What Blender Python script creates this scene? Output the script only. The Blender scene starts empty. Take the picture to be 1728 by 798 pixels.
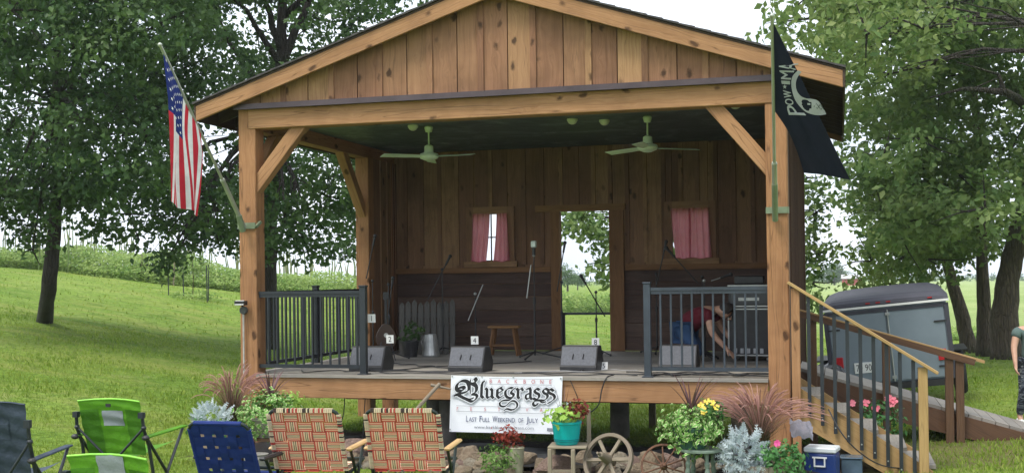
import bpy, math, random
import numpy as np
from mathutils import Vector, Matrix
rnd = random.Random(7)
rng = np.random.default_rng(11)
R = math.radians
scene = bpy.context.scene
col = scene.collection

# ------------------------------------------------------------------ camera
FPX, YAW, PITCH, ROLL, SHIFT = 2020.37, .2672, .0098, -.0123, 53.03
EYE = np.array([6.6933, -12.5226, 1.0471])
_f = np.array([-math.sin(YAW)*math.cos(PITCH), math.cos(YAW)*math.cos(PITCH), math.sin(PITCH)])
_r = np.array([math.cos(YAW), math.sin(YAW), 0.]); _u = np.cross(_r, _f)
CR = _r*math.cos(ROLL)+_u*math.sin(ROLL); CU = _u*math.cos(ROLL)-_r*math.sin(ROLL)
cam = bpy.data.cameras.new('camera'); co = bpy.data.objects.new('camera', cam); col.objects.link(co)
cam.sensor_width = 36; cam.lens = 36*FPX/1728; cam.shift_y = SHIFT/1728; cam.clip_end = 5000; cam.clip_start = .1
m = Matrix((( CR[0], CU[0], -_f[0], EYE[0]), (CR[1], CU[1], -_f[1], EYE[1]), (CR[2], CU[2], -_f[2], EYE[2]), (0, 0, 0, 1)))
co.matrix_world = m
scene.camera = co

# ------------------------------------------------------------------ sky, sun, exposure
SUN_EL, SUN_AZ = 60, 212      # azimuth, clockwise from +Y: the sun stands behind the camera, to its left
w = bpy.data.worlds.new('World'); scene.world = w; w.use_nodes = True
nt = w.node_tree; nt.nodes.clear()
def wn(t, **k):
    n = nt.nodes.new(t)
    for a, b in k.items(): setattr(n, a, b)
    return n
sky = wn('ShaderNodeTexSky', sky_type='NISHITA', sun_disc=False, sun_elevation=R(SUN_EL), sun_rotation=R(SUN_AZ), air_density=1.2, dust_density=3.0)
tc = wn('ShaderNodeTexCoord'); mp = wn('ShaderNodeMapping'); mp.inputs['Scale'].default_value = (1, 1, 2.6)
nz = wn('ShaderNodeTexNoise'); nz.inputs['Scale'].default_value = 2.4; nz.inputs['Detail'].default_value = 6; nz.inputs['Roughness'].default_value = .55
rp = wn('ShaderNodeValToRGB'); rp.color_ramp.elements[0].position = .3; rp.color_ramp.elements[0].color = (3.7, 4.25, 5.0, 1)
rp.color_ramp.elements[1].position = .68; rp.color_ramp.elements[1].color = (8.8, 9.2, 9.9, 1)
mx = wn('ShaderNodeMix', data_type='RGBA'); mx.inputs[0].default_value = .93
bg = wn('ShaderNodeBackground'); bg.inputs[1].default_value = .10; wo = wn('ShaderNodeOutputWorld')
L = nt.links.new
L(tc.outputs['Generated'], mp.inputs[0]); L(mp.outputs[0], nz.inputs['Vector']); L(nz.outputs[0], rp.inputs[0])
L(sky.outputs[0], mx.inputs[6]); L(rp.outputs[0], mx.inputs[7]); L(mx.outputs[2], bg.inputs[0]); L(bg.outputs[0], wo.inputs[0])
sl = bpy.data.lights.new('sun', 'SUN'); sl.energy = 1.5; sl.angle = R(20); sl.color = (1, .95, .86)
so = bpy.data.objects.new('sun', sl); col.objects.link(so)
az = R(SUN_AZ); el = R(SUN_EL)
sd = Vector((math.sin(az)*math.cos(el), math.cos(az)*math.cos(el), math.sin(el)))
so.rotation_euler = sd.to_track_quat('Z', 'Y').to_euler(); so.location = (0, -20, 20)
scene.view_settings.view_transform = 'Standard'; scene.view_settings.look = 'None'
scene.view_settings.gamma = 1; scene.view_settings.use_curve_mapping = False
scene.view_settings.exposure = 1.18

# ------------------------------------------------------------------ point helpers (pixel of the photo -> point in the place)
def ray(u, v): return _f + CR*(u-864)/FPX - CU*(v-399-SHIFT)/FPX
def PY(u, v, Y): d = ray(u, v); return EYE+d*(Y-EYE[1])/d[1]
def PZ(u, v, Z): d = ray(u, v); return EYE+d*(Z-EYE[2])/d[2]
def PD(u, v, D): return EYE+ray(u, v)*D

# ------------------------------------------------------------------ terrain height
TP = [(6.7,-12.5,-.62),(2,-5,-.68),(4,-5,-.69),(0,-5,-.66),(-4,-5,-.55),(8,-4,-.72),(12,-4,-.7),(0,-.8,-.86),(3,-.8,-.9),(6.2,-.9,-.93),(7.5,-.2,-.93),
      (8.5,2,-.76),(1,2.3,-.93),(5,2.3,-1.0),(1,5,-.98),(3,5,-1.06),(6,5.5,-1.04),(3,9,-1.0),(-1.5,7,-.85),(-2,2,-.72),(-8.06,7.3,.12),(-6.8,13.9,-.50),(9.8,13.2,-.72),(8.3,5.8,-.80),(12,4,-.78),(6.7,20,-.85),
      (-23.8,25.8,1.84),(-19.5,27,1.31),(-15.2,28.2,.77),(-12.6,28.9,.46),(-12.1,19.7,.45),(-4.2,36.3,-.42),(9,50,-1.3),(-14,-10,.2),(-20,5,1.3),(-6,34,-.2),
      (30,30,-1.2),(25,0,-.8),(-30,60,1.2),(60,100,-1.3),(-60,100,1.5),(0,150,-1.2),(0,420,-1.2),(200,300,-1.2),(-250,250,0),(500,100,-1.2),(-500,0,2),(0,-300,-1),(300,-300,-1),(-300,-300,1),(500,500,-1.2),(-500,500,0)]
_T = np.array(TP, float); _xy = _T[:, :2]
def _U(d): return np.where(d > 1e-9, d*d*np.log(d+1e-12), 0.)
def _wp(a):   # compress far distances so that the spline stays tame
    r = np.sqrt((a**2).sum(-1, keepdims=True)); return a*np.where(r > 25, (25+12*np.log(np.maximum(r, 25)/25)*1.6)/np.maximum(r, 1e-6), 1.)
_c = _wp(_xy); _K = _U(np.sqrt(((_c[:, None]-_c[None])**2).sum(-1)))+np.eye(len(_c))*1.5
_P = np.c_[np.ones(len(_c)), _c]; _A = np.block([[_K, _P], [_P.T, np.zeros((3, 3))]])
_W = np.linalg.solve(_A, np.r_[_T[:, 2], 0, 0, 0])
def gz(x, y):
    x = np.asarray(x, float); y = np.asarray(y, float); s = x.shape
    q = _wp(np.c_[x.ravel(), y.ravel()]); out = np.empty(len(q))
    for i in range(0, len(q), 20000):
        d = np.sqrt(((q[i:i+20000, None]-_c[None])**2).sum(-1))
        out[i:i+20000] = _U(d)@_W[:-3]+_W[-3]+q[i:i+20000]@_W[-2:]
    return out.reshape(s) if s else float(out[0])
def PG(u, v, lo=6, hi=200):
    d = ray(u, v); t = lo
    while t < hi:
        p = EYE+d*t
        if p[2] < gz(p[0], p[1]): break
        t *= 1.01
    return EYE+d*t

# ------------------------------------------------------------------ object helpers
def link(o, parent=None):
    col.objects.link(o)
    if parent is not None: o.parent = parent
    return o
def tag(o, label=None, cat=None, group=None, kind=None):
    if label: o['label'] = label
    if cat: o['category'] = cat
    if group: o['group'] = group
    if kind: o['kind'] = kind
    return o
def root(name, label, cat, loc=(0, 0, 0), rz=0, group=None, rot=None):
    o = bpy.data.objects.new(name, None); o.empty_display_size = .1; link(o)
    o.location = loc; o.rotation_euler = rot if rot else (0, 0, rz)
    return tag(o, label, cat, group)
def copy_tree(o, parent=None):
    c = o.copy(); col.objects.link(c); c.parent = parent
    for ch in list(o.children): copy_tree(ch, c)
    return c
def basis(d, up=(0, 0, 1)):
    d = Vector(d).normalized(); up = Vector(up)
    if abs(d.dot(up)) > .98: up = Vector((0, 1, 0)) if abs(d.y) < .9 else Vector((1, 0, 0))
    s = d.cross(up).normalized(); return d, s, s.cross(d).normalized()
class MB:
    def __init__(s, off=(0, 0, 0)): s.v = []; s.f = []; s.uv = []; s.mi = []; s.o = Vector(off); s.cur = 0
    def add(s, vs, fs, uvs=None):
        n = len(s.v); s.v += [tuple(Vector(p)-s.o) for p in vs]
        for i, f in enumerate(fs):
            s.f.append([n+k for k in f]); s.uv.append(uvs[i] if uvs else [(0, 0)]*len(f)); s.mi.append(s.cur)
        return s
    def beam(s, p0, p1, w, h, up=(0, 0, 1), w1=None, h1=None):
        p0 = Vector(p0); p1 = Vector(p1); d, a, b = basis(p1-p0, up); Ln = (p1-p0).length
        w1 = w if w1 is None else w1; h1 = h if h1 is None else h1
        vs = []
        for P, W_, H_ in ((p0, w, h), (p1, w1, h1)):
            for i, j in ((-1, -1), (1, -1), (1, 1), (-1, 1)): vs.append(P+a*i*W_/2+b*j*H_/2)
        fs = [(0, 4, 5, 1), (1, 5, 6, 2), (2, 6, 7, 3), (3, 7, 4, 0), (0, 1, 2, 3), (7, 6, 5, 4)]
        ds = (w, h, w, h); off = 0; uvs = []
        for k in range(4):
            uvs.append([(0, off), (Ln, off), (Ln, off+ds[k]), (0, off+ds[k])]); off += ds[k]
        uvs += [[(0, 0), (.02, 0), (.02, h), (0, h)]]*2
        return s.add(vs, fs, uvs)
    def box(s, x0, x1, y0, y1, z0, z1):
        c = ((x0+x1)/2, (y0+y1)/2, (z0+z1)/2); L_ = (x1-x0, y1-y0, z1-z0); k = L_.index(max(L_))
        if k == 0: return s.beam((x0, c[1], c[2]), (x1, c[1], c[2]), L_[1], L_[2])
        if k == 1: return s.beam((c[0], y0, c[2]), (c[0], y1, c[2]), L_[0], L_[2])
        return s.beam((c[0], c[1], z0), (c[0], c[1], z1), L_[0], L_[1], up=(0, 1, 0))
    def poly(s, pts, thick=None, n=None):
        pts = [Vector(p) for p in pts]; k = len(pts)
        if thick is None: return s.add(pts, [list(range(k))], [[(p.x, p.z) for p in pts]])
        nn = Vector(n).normalized()*thick; vs = pts+[p+nn for p in pts]
        fs = [list(range(k))[::-1], list(range(k, 2*k))]+[(i, (i+1) % k, k+(i+1) % k, k+i) for i in range(k)]
        wide = max(p.x for p in pts)-min(p.x for p in pts) > max(p.z for p in pts)-min(p.z for p in pts)
        return s.add(vs, fs, [[((vs[i].x, vs[i].z+vs[i].x*.62+vs[i].y) if wide else (vs[i].z, vs[i].x+vs[i].y)) for i in f] for f in fs])
    def tube(s, pts, r, n=8, caps=True):
        pts = [Vector(p) for p in pts]; k = len(pts); rs = r if isinstance(r, (list, tuple)) else [r]*k
        d, a, b = basis(pts[1]-pts[0]); vs = []; ln = 0; us = []
        for i, p in enumerate(pts):
            t = (pts[min(i+1, k-1)]-pts[max(i-1, 0)]).normalized()
            a = (a-t*a.dot(t)).normalized(); b = t.cross(a)
            if i: ln += (p-pts[i-1]).length
            us.append(ln)
            for j in range(n):
                th = 2*math.pi*j/n; vs.append(p+(a*math.cos(th)+b*math.sin(th))*rs[i])
        fs = []; uvs = []
        for i in range(k-1):
            for j in range(n):
                j2 = (j+1) % n; fs.append((i*n+j, i*n+j2, (i+1)*n+j2, (i+1)*n+j))
                q = 2*math.pi*rs[i]/n; uvs.append([(us[i], j*q), (us[i], (j+1)*q), (us[i+1], (j+1)*q), (us[i+1], j*q)])
        if caps:
            fs += [list(range(n))[::-1], [(k-1)*n+j for j in range(n)]]; uvs += [[(0, 0)]*n]*2
        return s.add(vs, fs, uvs)
    def lathe(s, prof, n=20, c=(0, 0, 0), axis=(0, 0, 1)):
        d, a, b = basis(axis); c = Vector(c); vs = []
        for r, z in prof:
            for j in range(n):
                th = 2*math.pi*j/n; vs.append(c+d*z+(a*math.cos(th)+b*math.sin(th))*max(r, 1e-4))
        fs = [(i*n+j, i*n+(j+1) % n, (i+1)*n+(j+1) % n, (i+1)*n+j) for i in range(len(prof)-1) for j in range(n)]
        fs += [list(range(n))[::-1], [(len(prof)-1)*n+j for j in range(n)]]
        return s.add(vs, fs)
    def ball(s, c, r, n=10, sc=(1, 1, 1)):
        prof = [(math.sin(math.pi*i/n), -math.cos(math.pi*i/n)) for i in range(n+1)]
        m0 = MB(); m0.lathe(prof, n*2)
        return s.add([(c[0]+p[0]*r*sc[0], c[1]+p[1]*r*sc[1], c[2]+p[2]*r*sc[2]) for p in m0.v], m0.f)
    def build(s, name, mat, parent=None, bevel=0, smooth=False, loc=None):
        me = bpy.data.meshes.new(name); me.from_pydata(s.v, [], s.f)
        ul = me.uv_layers.new(name='UVMap'); ul.data.foreach_set('uv', [c for f in s.uv for p in f for c in p])
        for q in (mat if isinstance(mat, (list, tuple)) else [mat]): me.materials.append(q)
        if any(s.mi): me.polygons.foreach_set('material_index', s.mi)
        if smooth: me.polygons.foreach_set('use_smooth', [True]*len(me.polygons))
        me.update(); o = bpy.data.objects.new(name, me); link(o, parent)
        if loc is not None: o.location = loc
        if bevel:
            b = o.modifiers.new('b', 'BEVEL'); b.width = bevel; b.segments = 1; b.limit_method = 'ANGLE'
        return o
def np_mesh(name, V, F, mat, parent=None, UV=None, smooth=False):
    """V (n,3) verts, F (m,k) faces of one size k"""
    me = bpy.data.meshes.new(name); k = F.shape[1]
    me.vertices.add(len(V)); me.vertices.foreach_set('co', np.ascontiguousarray(V, np.float32).ravel())
    me.loops.add(F.size); me.loops.foreach_set('vertex_index', F.astype(np.int32).ravel())
    me.polygons.add(len(F)); me.polygons.foreach_set('loop_start', np.arange(0, F.size, k, dtype=np.int32))
    if UV is not None:
        ul = me.uv_layers.new(name='UVMap'); ul.data.foreach_set('uv', np.ascontiguousarray(UV, np.float32).ravel())
    me.materials.append(mat)
    if smooth: me.polygons.foreach_set('use_smooth', np.ones(len(F), bool))
    me.update(calc_edges=True); me.validate()
    o = bpy.data.objects.new(name, me); return link(o, parent)

# ------------------------------------------------------------------ materials
class NT:
    def __init__(s, name):
        s.m = bpy.data.materials.new(name); s.m.use_nodes = True; s.t = s.m.node_tree; s.t.nodes.clear()
        s.out = s.t.nodes.new('ShaderNodeOutputMaterial'); s.bs = s.n('BsdfPrincipled'); s.l(s.bs, 0, s.out, 0)
    def n(s, typ, ins=None, **k):
        x = s.t.nodes.new('ShaderNode'+typ)
        for a, b in k.items(): setattr(x, a, b)
        for a, b in (ins or {}).items():
            if isinstance(b, tuple) and len(b) == 2 and hasattr(b[0], 'outputs'): s.t.links.new(b[0].outputs[b[1]], x.inputs[a])
            elif hasattr(b, 'outputs'): s.t.links.new(b.outputs[0], x.inputs[a])
            else: x.inputs[a].default_value = b
        return x
    def l(s, a, i, b, j): s.t.links.new(a.outputs[i], b.inputs[j])
    def ramp(s, fac, stops):
        r = s.n('ValToRGB', {0: fac}); e = r.color_ramp.elements
        while len(e) < len(stops): e.new(.5)
        for q, (p, c) in zip(e, stops): q.position = p; q.color = (c, c, c, 1) if not isinstance(c, tuple) else (*c, 1)[:4]
        return r
    def mix(s, fac, a, b, bt='MIX'):
        x = s.n('Mix', data_type='RGBA', blend_type=bt); x.clamp_factor = True
        for i, q in ((0, fac), (6, a), (7, b)):
            if hasattr(q, 'outputs'): s.t.links.new(q.outputs[2 if q.bl_idname == 'ShaderNodeMix' else 0], x.inputs[i])
            elif isinstance(q, tuple) and hasattr(q[0], 'outputs'): s.t.links.new(q[0].outputs[q[1]], x.inputs[i])
            else: x.inputs[i].default_value = (*q, 1) if isinstance(q, tuple) else q
        return x
    def math(s, op, a, b=0., c=0.):
        return s.n('Math', {0: a, 1: b, 2: c}, operation=op)
    def color(s, q): s.t.links.new(q.outputs[2 if q.bl_idname == 'ShaderNodeMix' else 0], s.bs.inputs['Base Color'])
    def bump(s, h, st=.3, d=.01):
        b = s.n('Bump', {'Height': h, 'Strength': st, 'Distance': d}); s.l(b, 0, s.bs, 'Normal')
    def trans(s, colnode, fac):
        tr = s.n('BsdfTranslucent'); s.t.links.new(colnode.outputs[2 if colnode.bl_idname == 'ShaderNodeMix' else 0], tr.inputs[0])
        mx_ = s.n('MixShader', {0: fac}); s.l(s.bs, 0, mx_, 1); s.l(tr, 0, mx_, 2); s.l(mx_, 0, s.out, 0)
def sc3(c, k): return tuple(min(1, x*k) for x in c)
def plain(name, c, rough=.6, metal=0, var=.25, scale=6, bump=.1, spec=.5):
    t = NT(name); tc_ = t.n('TexCoord')
    nz_ = t.n('TexNoise', {'Vector': (tc_, 3), 'Scale': scale, 'Detail': 5., 'Roughness': .6})
    r = t.ramp(nz_, [(.3, sc3(c, 1-var)), (.7, sc3(c, 1+var))]); t.color(r)
    t.bs.inputs['Roughness'].default_value = rough; t.bs.inputs['Metallic'].default_value = metal
    t.bs.inputs['Specular IOR Level'].default_value = spec
    if bump: t.bump(t.n('TexNoise', {'Vector': (tc_, 3), 'Scale': scale*8, 'Detail': 3.}), bump, .004)
    return t.m
def wood(name, c1, c2, knots=1., rough=.75, var=.3, grey=0, stain=.25, crack=.5, gscale=1., sel_=.74, spec=.25):
    t = NT(name); uv = t.n('UVMap'); g = t.n('NewGeometry'); 
    rr = t.math('MULTIPLY', (g, 'Random Per Island'), 73.)
    cmb = t.n('CombineXYZ', {0: rr, 1: t.math('MULTIPLY', rr, 3.7), 2: rr})
    va = t.n('VectorMath', {0: uv, 1: cmb}, operation='ADD')
    kd0 = t.n('VectorMath', {0: va, 1: (4.2, 7.0, 1)}, operation='MULTIPLY'); kd = t.n('VectorMath', {0: kd0, 1: t.n('VectorMath', {0: (t.n('TexNoise', {'Vector': va, 'Scale': 14., 'Detail': 3.}), 1), 1: (.45, .45, 0)}, operation='MULTIPLY')}, operation='ADD')
    vor = t.n('TexVoronoi', {'Vector': kd, 'Scale': 1., 'Randomness': 1.}); 
    wob = t.n('TexNoise', {'Vector': va, 'Scale': 2.2, 'Detail': 2.})
    gm = t.n('VectorMath', {0: va, 1: (1.3*gscale, 46*gscale, 1)}, operation='MULTIPLY')
    dist = t.n('VectorMath', {0: gm, 1: t.n('CombineXYZ', {0: 0., 1: t.math('ADD', t.math('MULTIPLY', t.math('POWER', 2.718, t.math('MULTIPLY', (vor, 'Distance'), -5.)), 5.), t.math('MULTIPLY', wob, 3.5)), 2: 0.})}, operation='ADD')
    gr = t.n('TexNoise', {'Vector': dist, 'Scale': 1., 'Detail': 6., 'Roughness': .62})
    base = t.ramp(gr, [(.25, c2), (.5, tuple((a+b)/2 for a, b in zip(c1, c2))), (.75, c1)])
    isl = t.n('HueSaturation', {'Hue': t.math('ADD', t.math('MULTIPLY', (g, 'Random Per Island'), .02), .49), 'Saturation': 1., 'Value': t.math('ADD', t.math('MULTIPLY', (g, 'Random Per Island'), var*2), 1-var), 'Color': base})
    big = t.n('TexNoise', {'Vector': va, 'Scale': 1.3, 'Detail': 4., 'Roughness': .6})
    st = t.mix(t.math('MULTIPLY', t.ramp(big, [(.45, 0.), (.7, 1.)]), stain), isl, sc3(c2, .45))
    sel = t.math('GREATER_THAN', (t.n('SeparateColor', {0: (vor, 'Color')}), 0), sel_)
    kn = t.math('MULTIPLY', t.math('MULTIPLY', t.ramp((vor, 'Distance'), [(.11, 1.), (.26, 0.)]), sel), knots)
    st2 = t.mix(t.math('MINIMUM', kn, .9), st, sc3(c2, .22))
    ck = t.n('TexNoise', {'Vector': t.n('VectorMath', {0: va, 1: (.5, 9, 1)}, operation='MULTIPLY'), 'Scale': 1., 'Detail': 2.})
    ckr = t.ramp(ck, [(.488, 0.), (.5, 1.), (.512, 0.)])
    fin = t.mix(t.math('MULTIPLY', ckr, crack*.55), st2, sc3(c2, .2))
    if grey: fin = t.mix(t.math('MULTIPLY', t.ramp(big, [(.35, 0.), (.6, 1.)]), grey), fin, (.22, .21, .19))
    t.color(fin); t.bs.inputs['Roughness'].default_value = rough; t.bs.inputs['Specular IOR Level'].default_value = spec
    t.bump(t.math('SUBTRACT', gr, t.math('MULTIPLY', ckr, crack)), .35, .004)
    return t.m
def leafmat(name, c1, c2, c3=None, trans=.4, rough=.5, edge=None, nscale=.9):
    t = NT(name); g = t.n('NewGeometry'); tc_ = t.n('TexCoord')
    a = t.ramp((g, 'Random Per Island'), [(0, c1), (.75, c2), (1, c3 or c2)])
    nz_ = t.n('TexNoise', {'Vector': (tc_, 3), 'Scale': nscale, 'Detail': 2.})
    c = t.mix(t.ramp(nz_, [(.35, 0.), (.65, .6)]), a, c3 or sc3(c2, 1.25))
    if edge:
        uv = t.n('SeparateXYZ', {0: t.n('UVMap')}); e = t.math('ABSOLUTE', t.math('SUBTRACT', (uv, 1), .5))
        nn = t.n('TexNoise', {'Vector': (tc_, 3), 'Scale': 60.})
        c = t.mix(t.ramp(t.math('ADD', e, t.math('MULTIPLY', nn, .12)), [(.27, 0.), (.34, 1.)]), c, edge)
    t.color(c); t.bs.inputs['Roughness'].default_value = rough; t.bs.inputs['Specular IOR Level'].default_value = .3
    if trans: t.trans(c, trans)
    return t.m
# ------------------------------------------------------------------ material library
W_TIMBER = wood('cedar_timber', (.385,.19,.098), (.25,.112,.053), knots=1., var=.14, stain=.5, crack=1.)
W_TIMBER2 = wood('cedar_beam', (.41,.215,.115), (.28,.132,.062), knots=.9, var=.12, stain=.45, crack=1.)
W_GABLE = wood('gable_boards', (.37,.205,.11), (.235,.12,.062), sel_=.5, knots=1.1, var=.22, stain=.6, crack=.6)
W_INT = wood('interior_boards', (.27,.15,.085), (.15,.08,.045), knots=1., var=.3, stain=.6)
W_INT_LOW = wood('interior_lower_boards', (.125,.078,.062), (.065,.042,.034), knots=.4, var=.3, stain=.5)
W_INT_TRIM = wood('interior_trim', (.24,.125,.058), (.14,.066,.03), knots=.5, var=.15)
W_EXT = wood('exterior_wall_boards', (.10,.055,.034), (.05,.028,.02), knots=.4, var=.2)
W_DARK = wood('dark_rafters', (.085,.056,.04), (.045,.03,.022), knots=.3, var=.25)
W_DECK = wood('deck_boards', (.34,.31,.27), (.22,.20,.17), knots=.3, var=.25, grey=.5)
W_PT = wood('treated_pine', (.42,.27,.12), (.30,.18,.075), knots=.7, var=.15, stain=.2)
W_GREY = wood('grey_weathered_wood', (.30,.25,.19), (.17,.14,.10), knots=.5, var=.25, crack=1.)
W_RAMP = wood('ramp_stained_wood', (.13,.07,.04), (.075,.04,.025), knots=.4, var=.2)
W_TAN = wood('varnished_arm', (.62,.40,.20), (.48,.28,.13), knots=0, var=.08, stain=.1, crack=0, rough=.4)
W_OLDWHITE = wood('flaking_white_paint', (.15,.145,.135), (.05,.047,.045), knots=.3, var=.4, crack=1.)
W_GREEN = wood('faded_green_paint', (.26,.33,.26), (.15,.2,.16), knots=.1, var=.15, stain=.3)
BLACKM = plain('black_powder_coat', (.018,.022,.028), .38, 0, .3, 3, .05)
BLACKM_FRONT = plain('slate_powder_coat', (.035,.045,.06), .4, 0, .3, 3, .05)
STEEL = plain('galvanised_steel', (.42,.43,.42), .45, .8, .2, 5, .05)
FLASH = plain('brown_flashing', (.075,.055,.06), .4, .3, .2, 4, .05)
SHINGLE = plain('dark_shingles', (.06,.055,.055), .9, 0, .5, 14, .8)
CEIL = None
def ceil_mat():
    t = NT('dark_green_sheet'); tc_ = t.n('TexCoord')
    n1 = t.n('TexNoise', {'Vector': (tc_, 3), 'Scale': 1.6, 'Detail': 7., 'Roughness': .7, 'Distortion': 1.2})
    t.color(t.ramp(n1, [(.3, (.03,.048,.06)), (.5, (.06,.082,.094)), (.6, (.11,.15,.155)), (.72, (.24,.28,.28))]))
    t.bs.inputs['Roughness'].default_value = .55; t.bump(n1, .5, .02); return t.m
CEIL = ceil_mat()
FANM = plain('green_cast_enamel', (.68,.80,.68), .35, 0, .1, 3, 0)  # greenish cast of the lighting is put into this pale enamel colour
LAMPM = plain('frosted_dome', (.62,.68,.55), .3, 0, .1, 3, 0)
CONC = plain('concrete_pier', (.20,.19,.17), .9, 0, .25, 8, .4)
BLKPL = plain('black_plastic', (.022,.022,.024), .45, 0, .3, 10, .2)
GRILL = plain('grey_grille', (.085,.09,.105), .5, .3, .2, 40, .6)
WHITEC = plain('white_card', (.8,.8,.78), .6, 0, .04, 5, 0)
INK = plain('black_ink', (.012,.012,.014), .6, 0, .1, 5, 0)
VINYL = plain('white_vinyl', (.80,.82,.86), .35, 0, .04, 2, .15)
SAGEP = plain('olive_painted_steel', (.20,.25,.16), .45, .3, .2, 6, .1)
POLEM = plain('weathered_aluminium_pole', (.42,.45,.38), .4, .5, .15, 5, .05)
def fabric(name, c, rough=.85, trans=0, fold=.5, weave=220):
    t = NT(name); tc_ = t.n('TexCoord')
    n1 = t.n('TexNoise', {'Vector': (tc_, 3), 'Scale': 7., 'Detail': 4.})
    n2 = t.n('TexNoise', {'Vector': (tc_, 3), 'Scale': float(weave), 'Detail': 1.})
    r = t.ramp(t.math('ADD', t.math('MULTIPLY', n1, .6), t.math('MULTIPLY', n2, .4)), [(.3, sc3(c, .75)), (.7, sc3(c, 1.2))])
    t.color(r); t.bs.inputs['Roughness'].default_value = rough; t.bs.inputs['Specular IOR Level'].default_value = .2
    t.bump(n1, fold, .03)
    if trans: t.trans(r, trans)
    return t.m
F_RED = fabric('flag_red', (.52,.03,.05), trans=.3); F_WHITE = fabric('flag_white', (.75,.74,.74), trans=.3); F_BLUE = fabric('flag_blue', (.02,.035,.17), trans=.2)
F_STAR = plain('star_white', (.85,.85,.85), .7, 0, .03, 5, 0)
F_BLK = fabric('flag_black', (.012,.016,.028), trans=.12); F_EMB = fabric('emblem_white', (.45,.47,.50))
F_GREEN = fabric('lime_nylon', (.12,.32,.025), .5, .25, 1.); F_LGREY = fabric('grey_mesh', (.26,.29,.31), .7); F_DGREY = fabric('slate_nylon', (.045,.06,.085), .55, 0, .9)
F_NAVY = fabric('navy_webbing', (.012,.028,.15), .6); 

# ------------------------------------------------------------------ ground
def ground():
    def ax(c0, fine, step, far):
        a = list(np.arange(-fine, fine+.01, step)); s = step
        while a[-1] < far: s *= 1.22; a.append(a[-1]+s); a.insert(0, -a[-1])
        return np.array(a)+c0
    X = ax(0, 24, .4, 620); Y = ax(10, 26, .4, 620); gx, gy = np.meshgrid(X, Y); Z = gz(gx, gy)
    near = (np.hypot(gx-2, gy-5) < 40)
    Z = Z+near*(.012*np.sin(gx*1.9+gy*.7)+.012*np.sin(gy*2.3-gx*1.1))
    V = np.stack([gx, gy, Z], -1).reshape(-1, 3); ny, nx = gx.shape
    i = np.arange(ny-1)[:, None]*nx+np.arange(nx-1)[None]; i = i.ravel()
    F = np.stack([i, i+1, i+nx+1, i+nx], 1)
    t = NT('lawn_ground'); g = t.n('NewGeometry'); pos = (g, 'Position'); sx = t.n('SeparateXYZ', {0: pos})
    n1 = t.n('TexNoise', {'Vector': pos, 'Scale': .35, 'Detail': 6., 'Roughness': .6})
    n2 = t.n('TexNoise', {'Vector': pos, 'Scale': 9., 'Detail': 5., 'Roughness': .7})
    n3 = t.n('TexNoise', {'Vector': pos, 'Scale': 45., 'Detail': 3., 'Roughness': .7})
    st = t.n('TexNoise', {'Vector': t.n('VectorMath', {0: pos, 1: (.25, 2.2, 1)}, operation='MULTIPLY'), 'Scale': 1., 'Detail': 4.})
    a = t.ramp(n1, [(.3, (.15,.265,.035)), (.5, (.235,.36,.055)), (.7, (.32,.43,.09))])
    b = t.mix(t.ramp(n2, [(.42, 0.), (.66, .7)]), a, (.05,.105,.013))
    c = t.mix(t.ramp(st, [(.45, 0.), (.68, .75)]), b, (.30,.33,.085))
    d = t.mix(t.ramp(n3, [(.45, 0.), (.75, .6)]), c, (.045,.085,.012))
    # hay field far to the right and behind, paler
    dist = t.n('VectorMath', {0: t.n('VectorMath', {0: pos, 1: (4, 5, 0)}, operation='SUBTRACT')}, operation='LENGTH')
    far = t.ramp(t.math('DIVIDE', (dist, 1), 100.), [(.22, 0.), (.42, 1.)])
    fld = t.ramp(t.n('TexNoise', {'Vector': pos, 'Scale': .06, 'Detail': 5.}), [(.35, (.24,.33,.10)), (.65, (.33,.40,.15))])
    right = t.ramp(t.math('ADD', t.math('DIVIDE', (sx, 0), 40.), .5), [(.50, 0.), (.62, 1.)])
    e = t.mix(t.math('MULTIPLY', far, right), d, fld)
    pn = t.n('TexNoise', {'Vector': pos, 'Scale': 2.3, 'Detail': 5., 'Roughness': .65}); e = t.mix(t.ramp(pn, [(.52, 0.), (.66, .5)]), e, (.07,.14,.018)); pn2 = t.n('TexNoise', {'Vector': pos, 'Scale': 1.1, 'Detail': 7., 'Roughness': .7}); e = t.mix(t.ramp(pn2, [(.56, 0.), (.7, .5)]), e, (.36,.36,.14))
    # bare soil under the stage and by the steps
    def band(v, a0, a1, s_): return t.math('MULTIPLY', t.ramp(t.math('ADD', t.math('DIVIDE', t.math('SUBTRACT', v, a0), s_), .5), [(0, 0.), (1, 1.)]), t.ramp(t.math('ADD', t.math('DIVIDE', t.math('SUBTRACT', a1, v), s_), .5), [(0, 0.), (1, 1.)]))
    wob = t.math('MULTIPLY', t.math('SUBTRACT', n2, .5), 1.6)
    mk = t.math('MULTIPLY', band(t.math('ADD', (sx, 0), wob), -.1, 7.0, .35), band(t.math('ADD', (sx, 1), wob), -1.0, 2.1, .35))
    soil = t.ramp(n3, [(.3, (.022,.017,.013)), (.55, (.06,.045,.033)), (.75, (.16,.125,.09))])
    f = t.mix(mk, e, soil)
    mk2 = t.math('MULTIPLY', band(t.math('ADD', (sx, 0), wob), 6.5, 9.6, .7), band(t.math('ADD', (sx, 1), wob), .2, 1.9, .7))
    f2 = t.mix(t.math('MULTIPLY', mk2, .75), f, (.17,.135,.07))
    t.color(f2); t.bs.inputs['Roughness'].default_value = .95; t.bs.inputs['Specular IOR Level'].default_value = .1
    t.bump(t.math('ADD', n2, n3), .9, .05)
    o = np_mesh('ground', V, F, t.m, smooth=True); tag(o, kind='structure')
ground()
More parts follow.
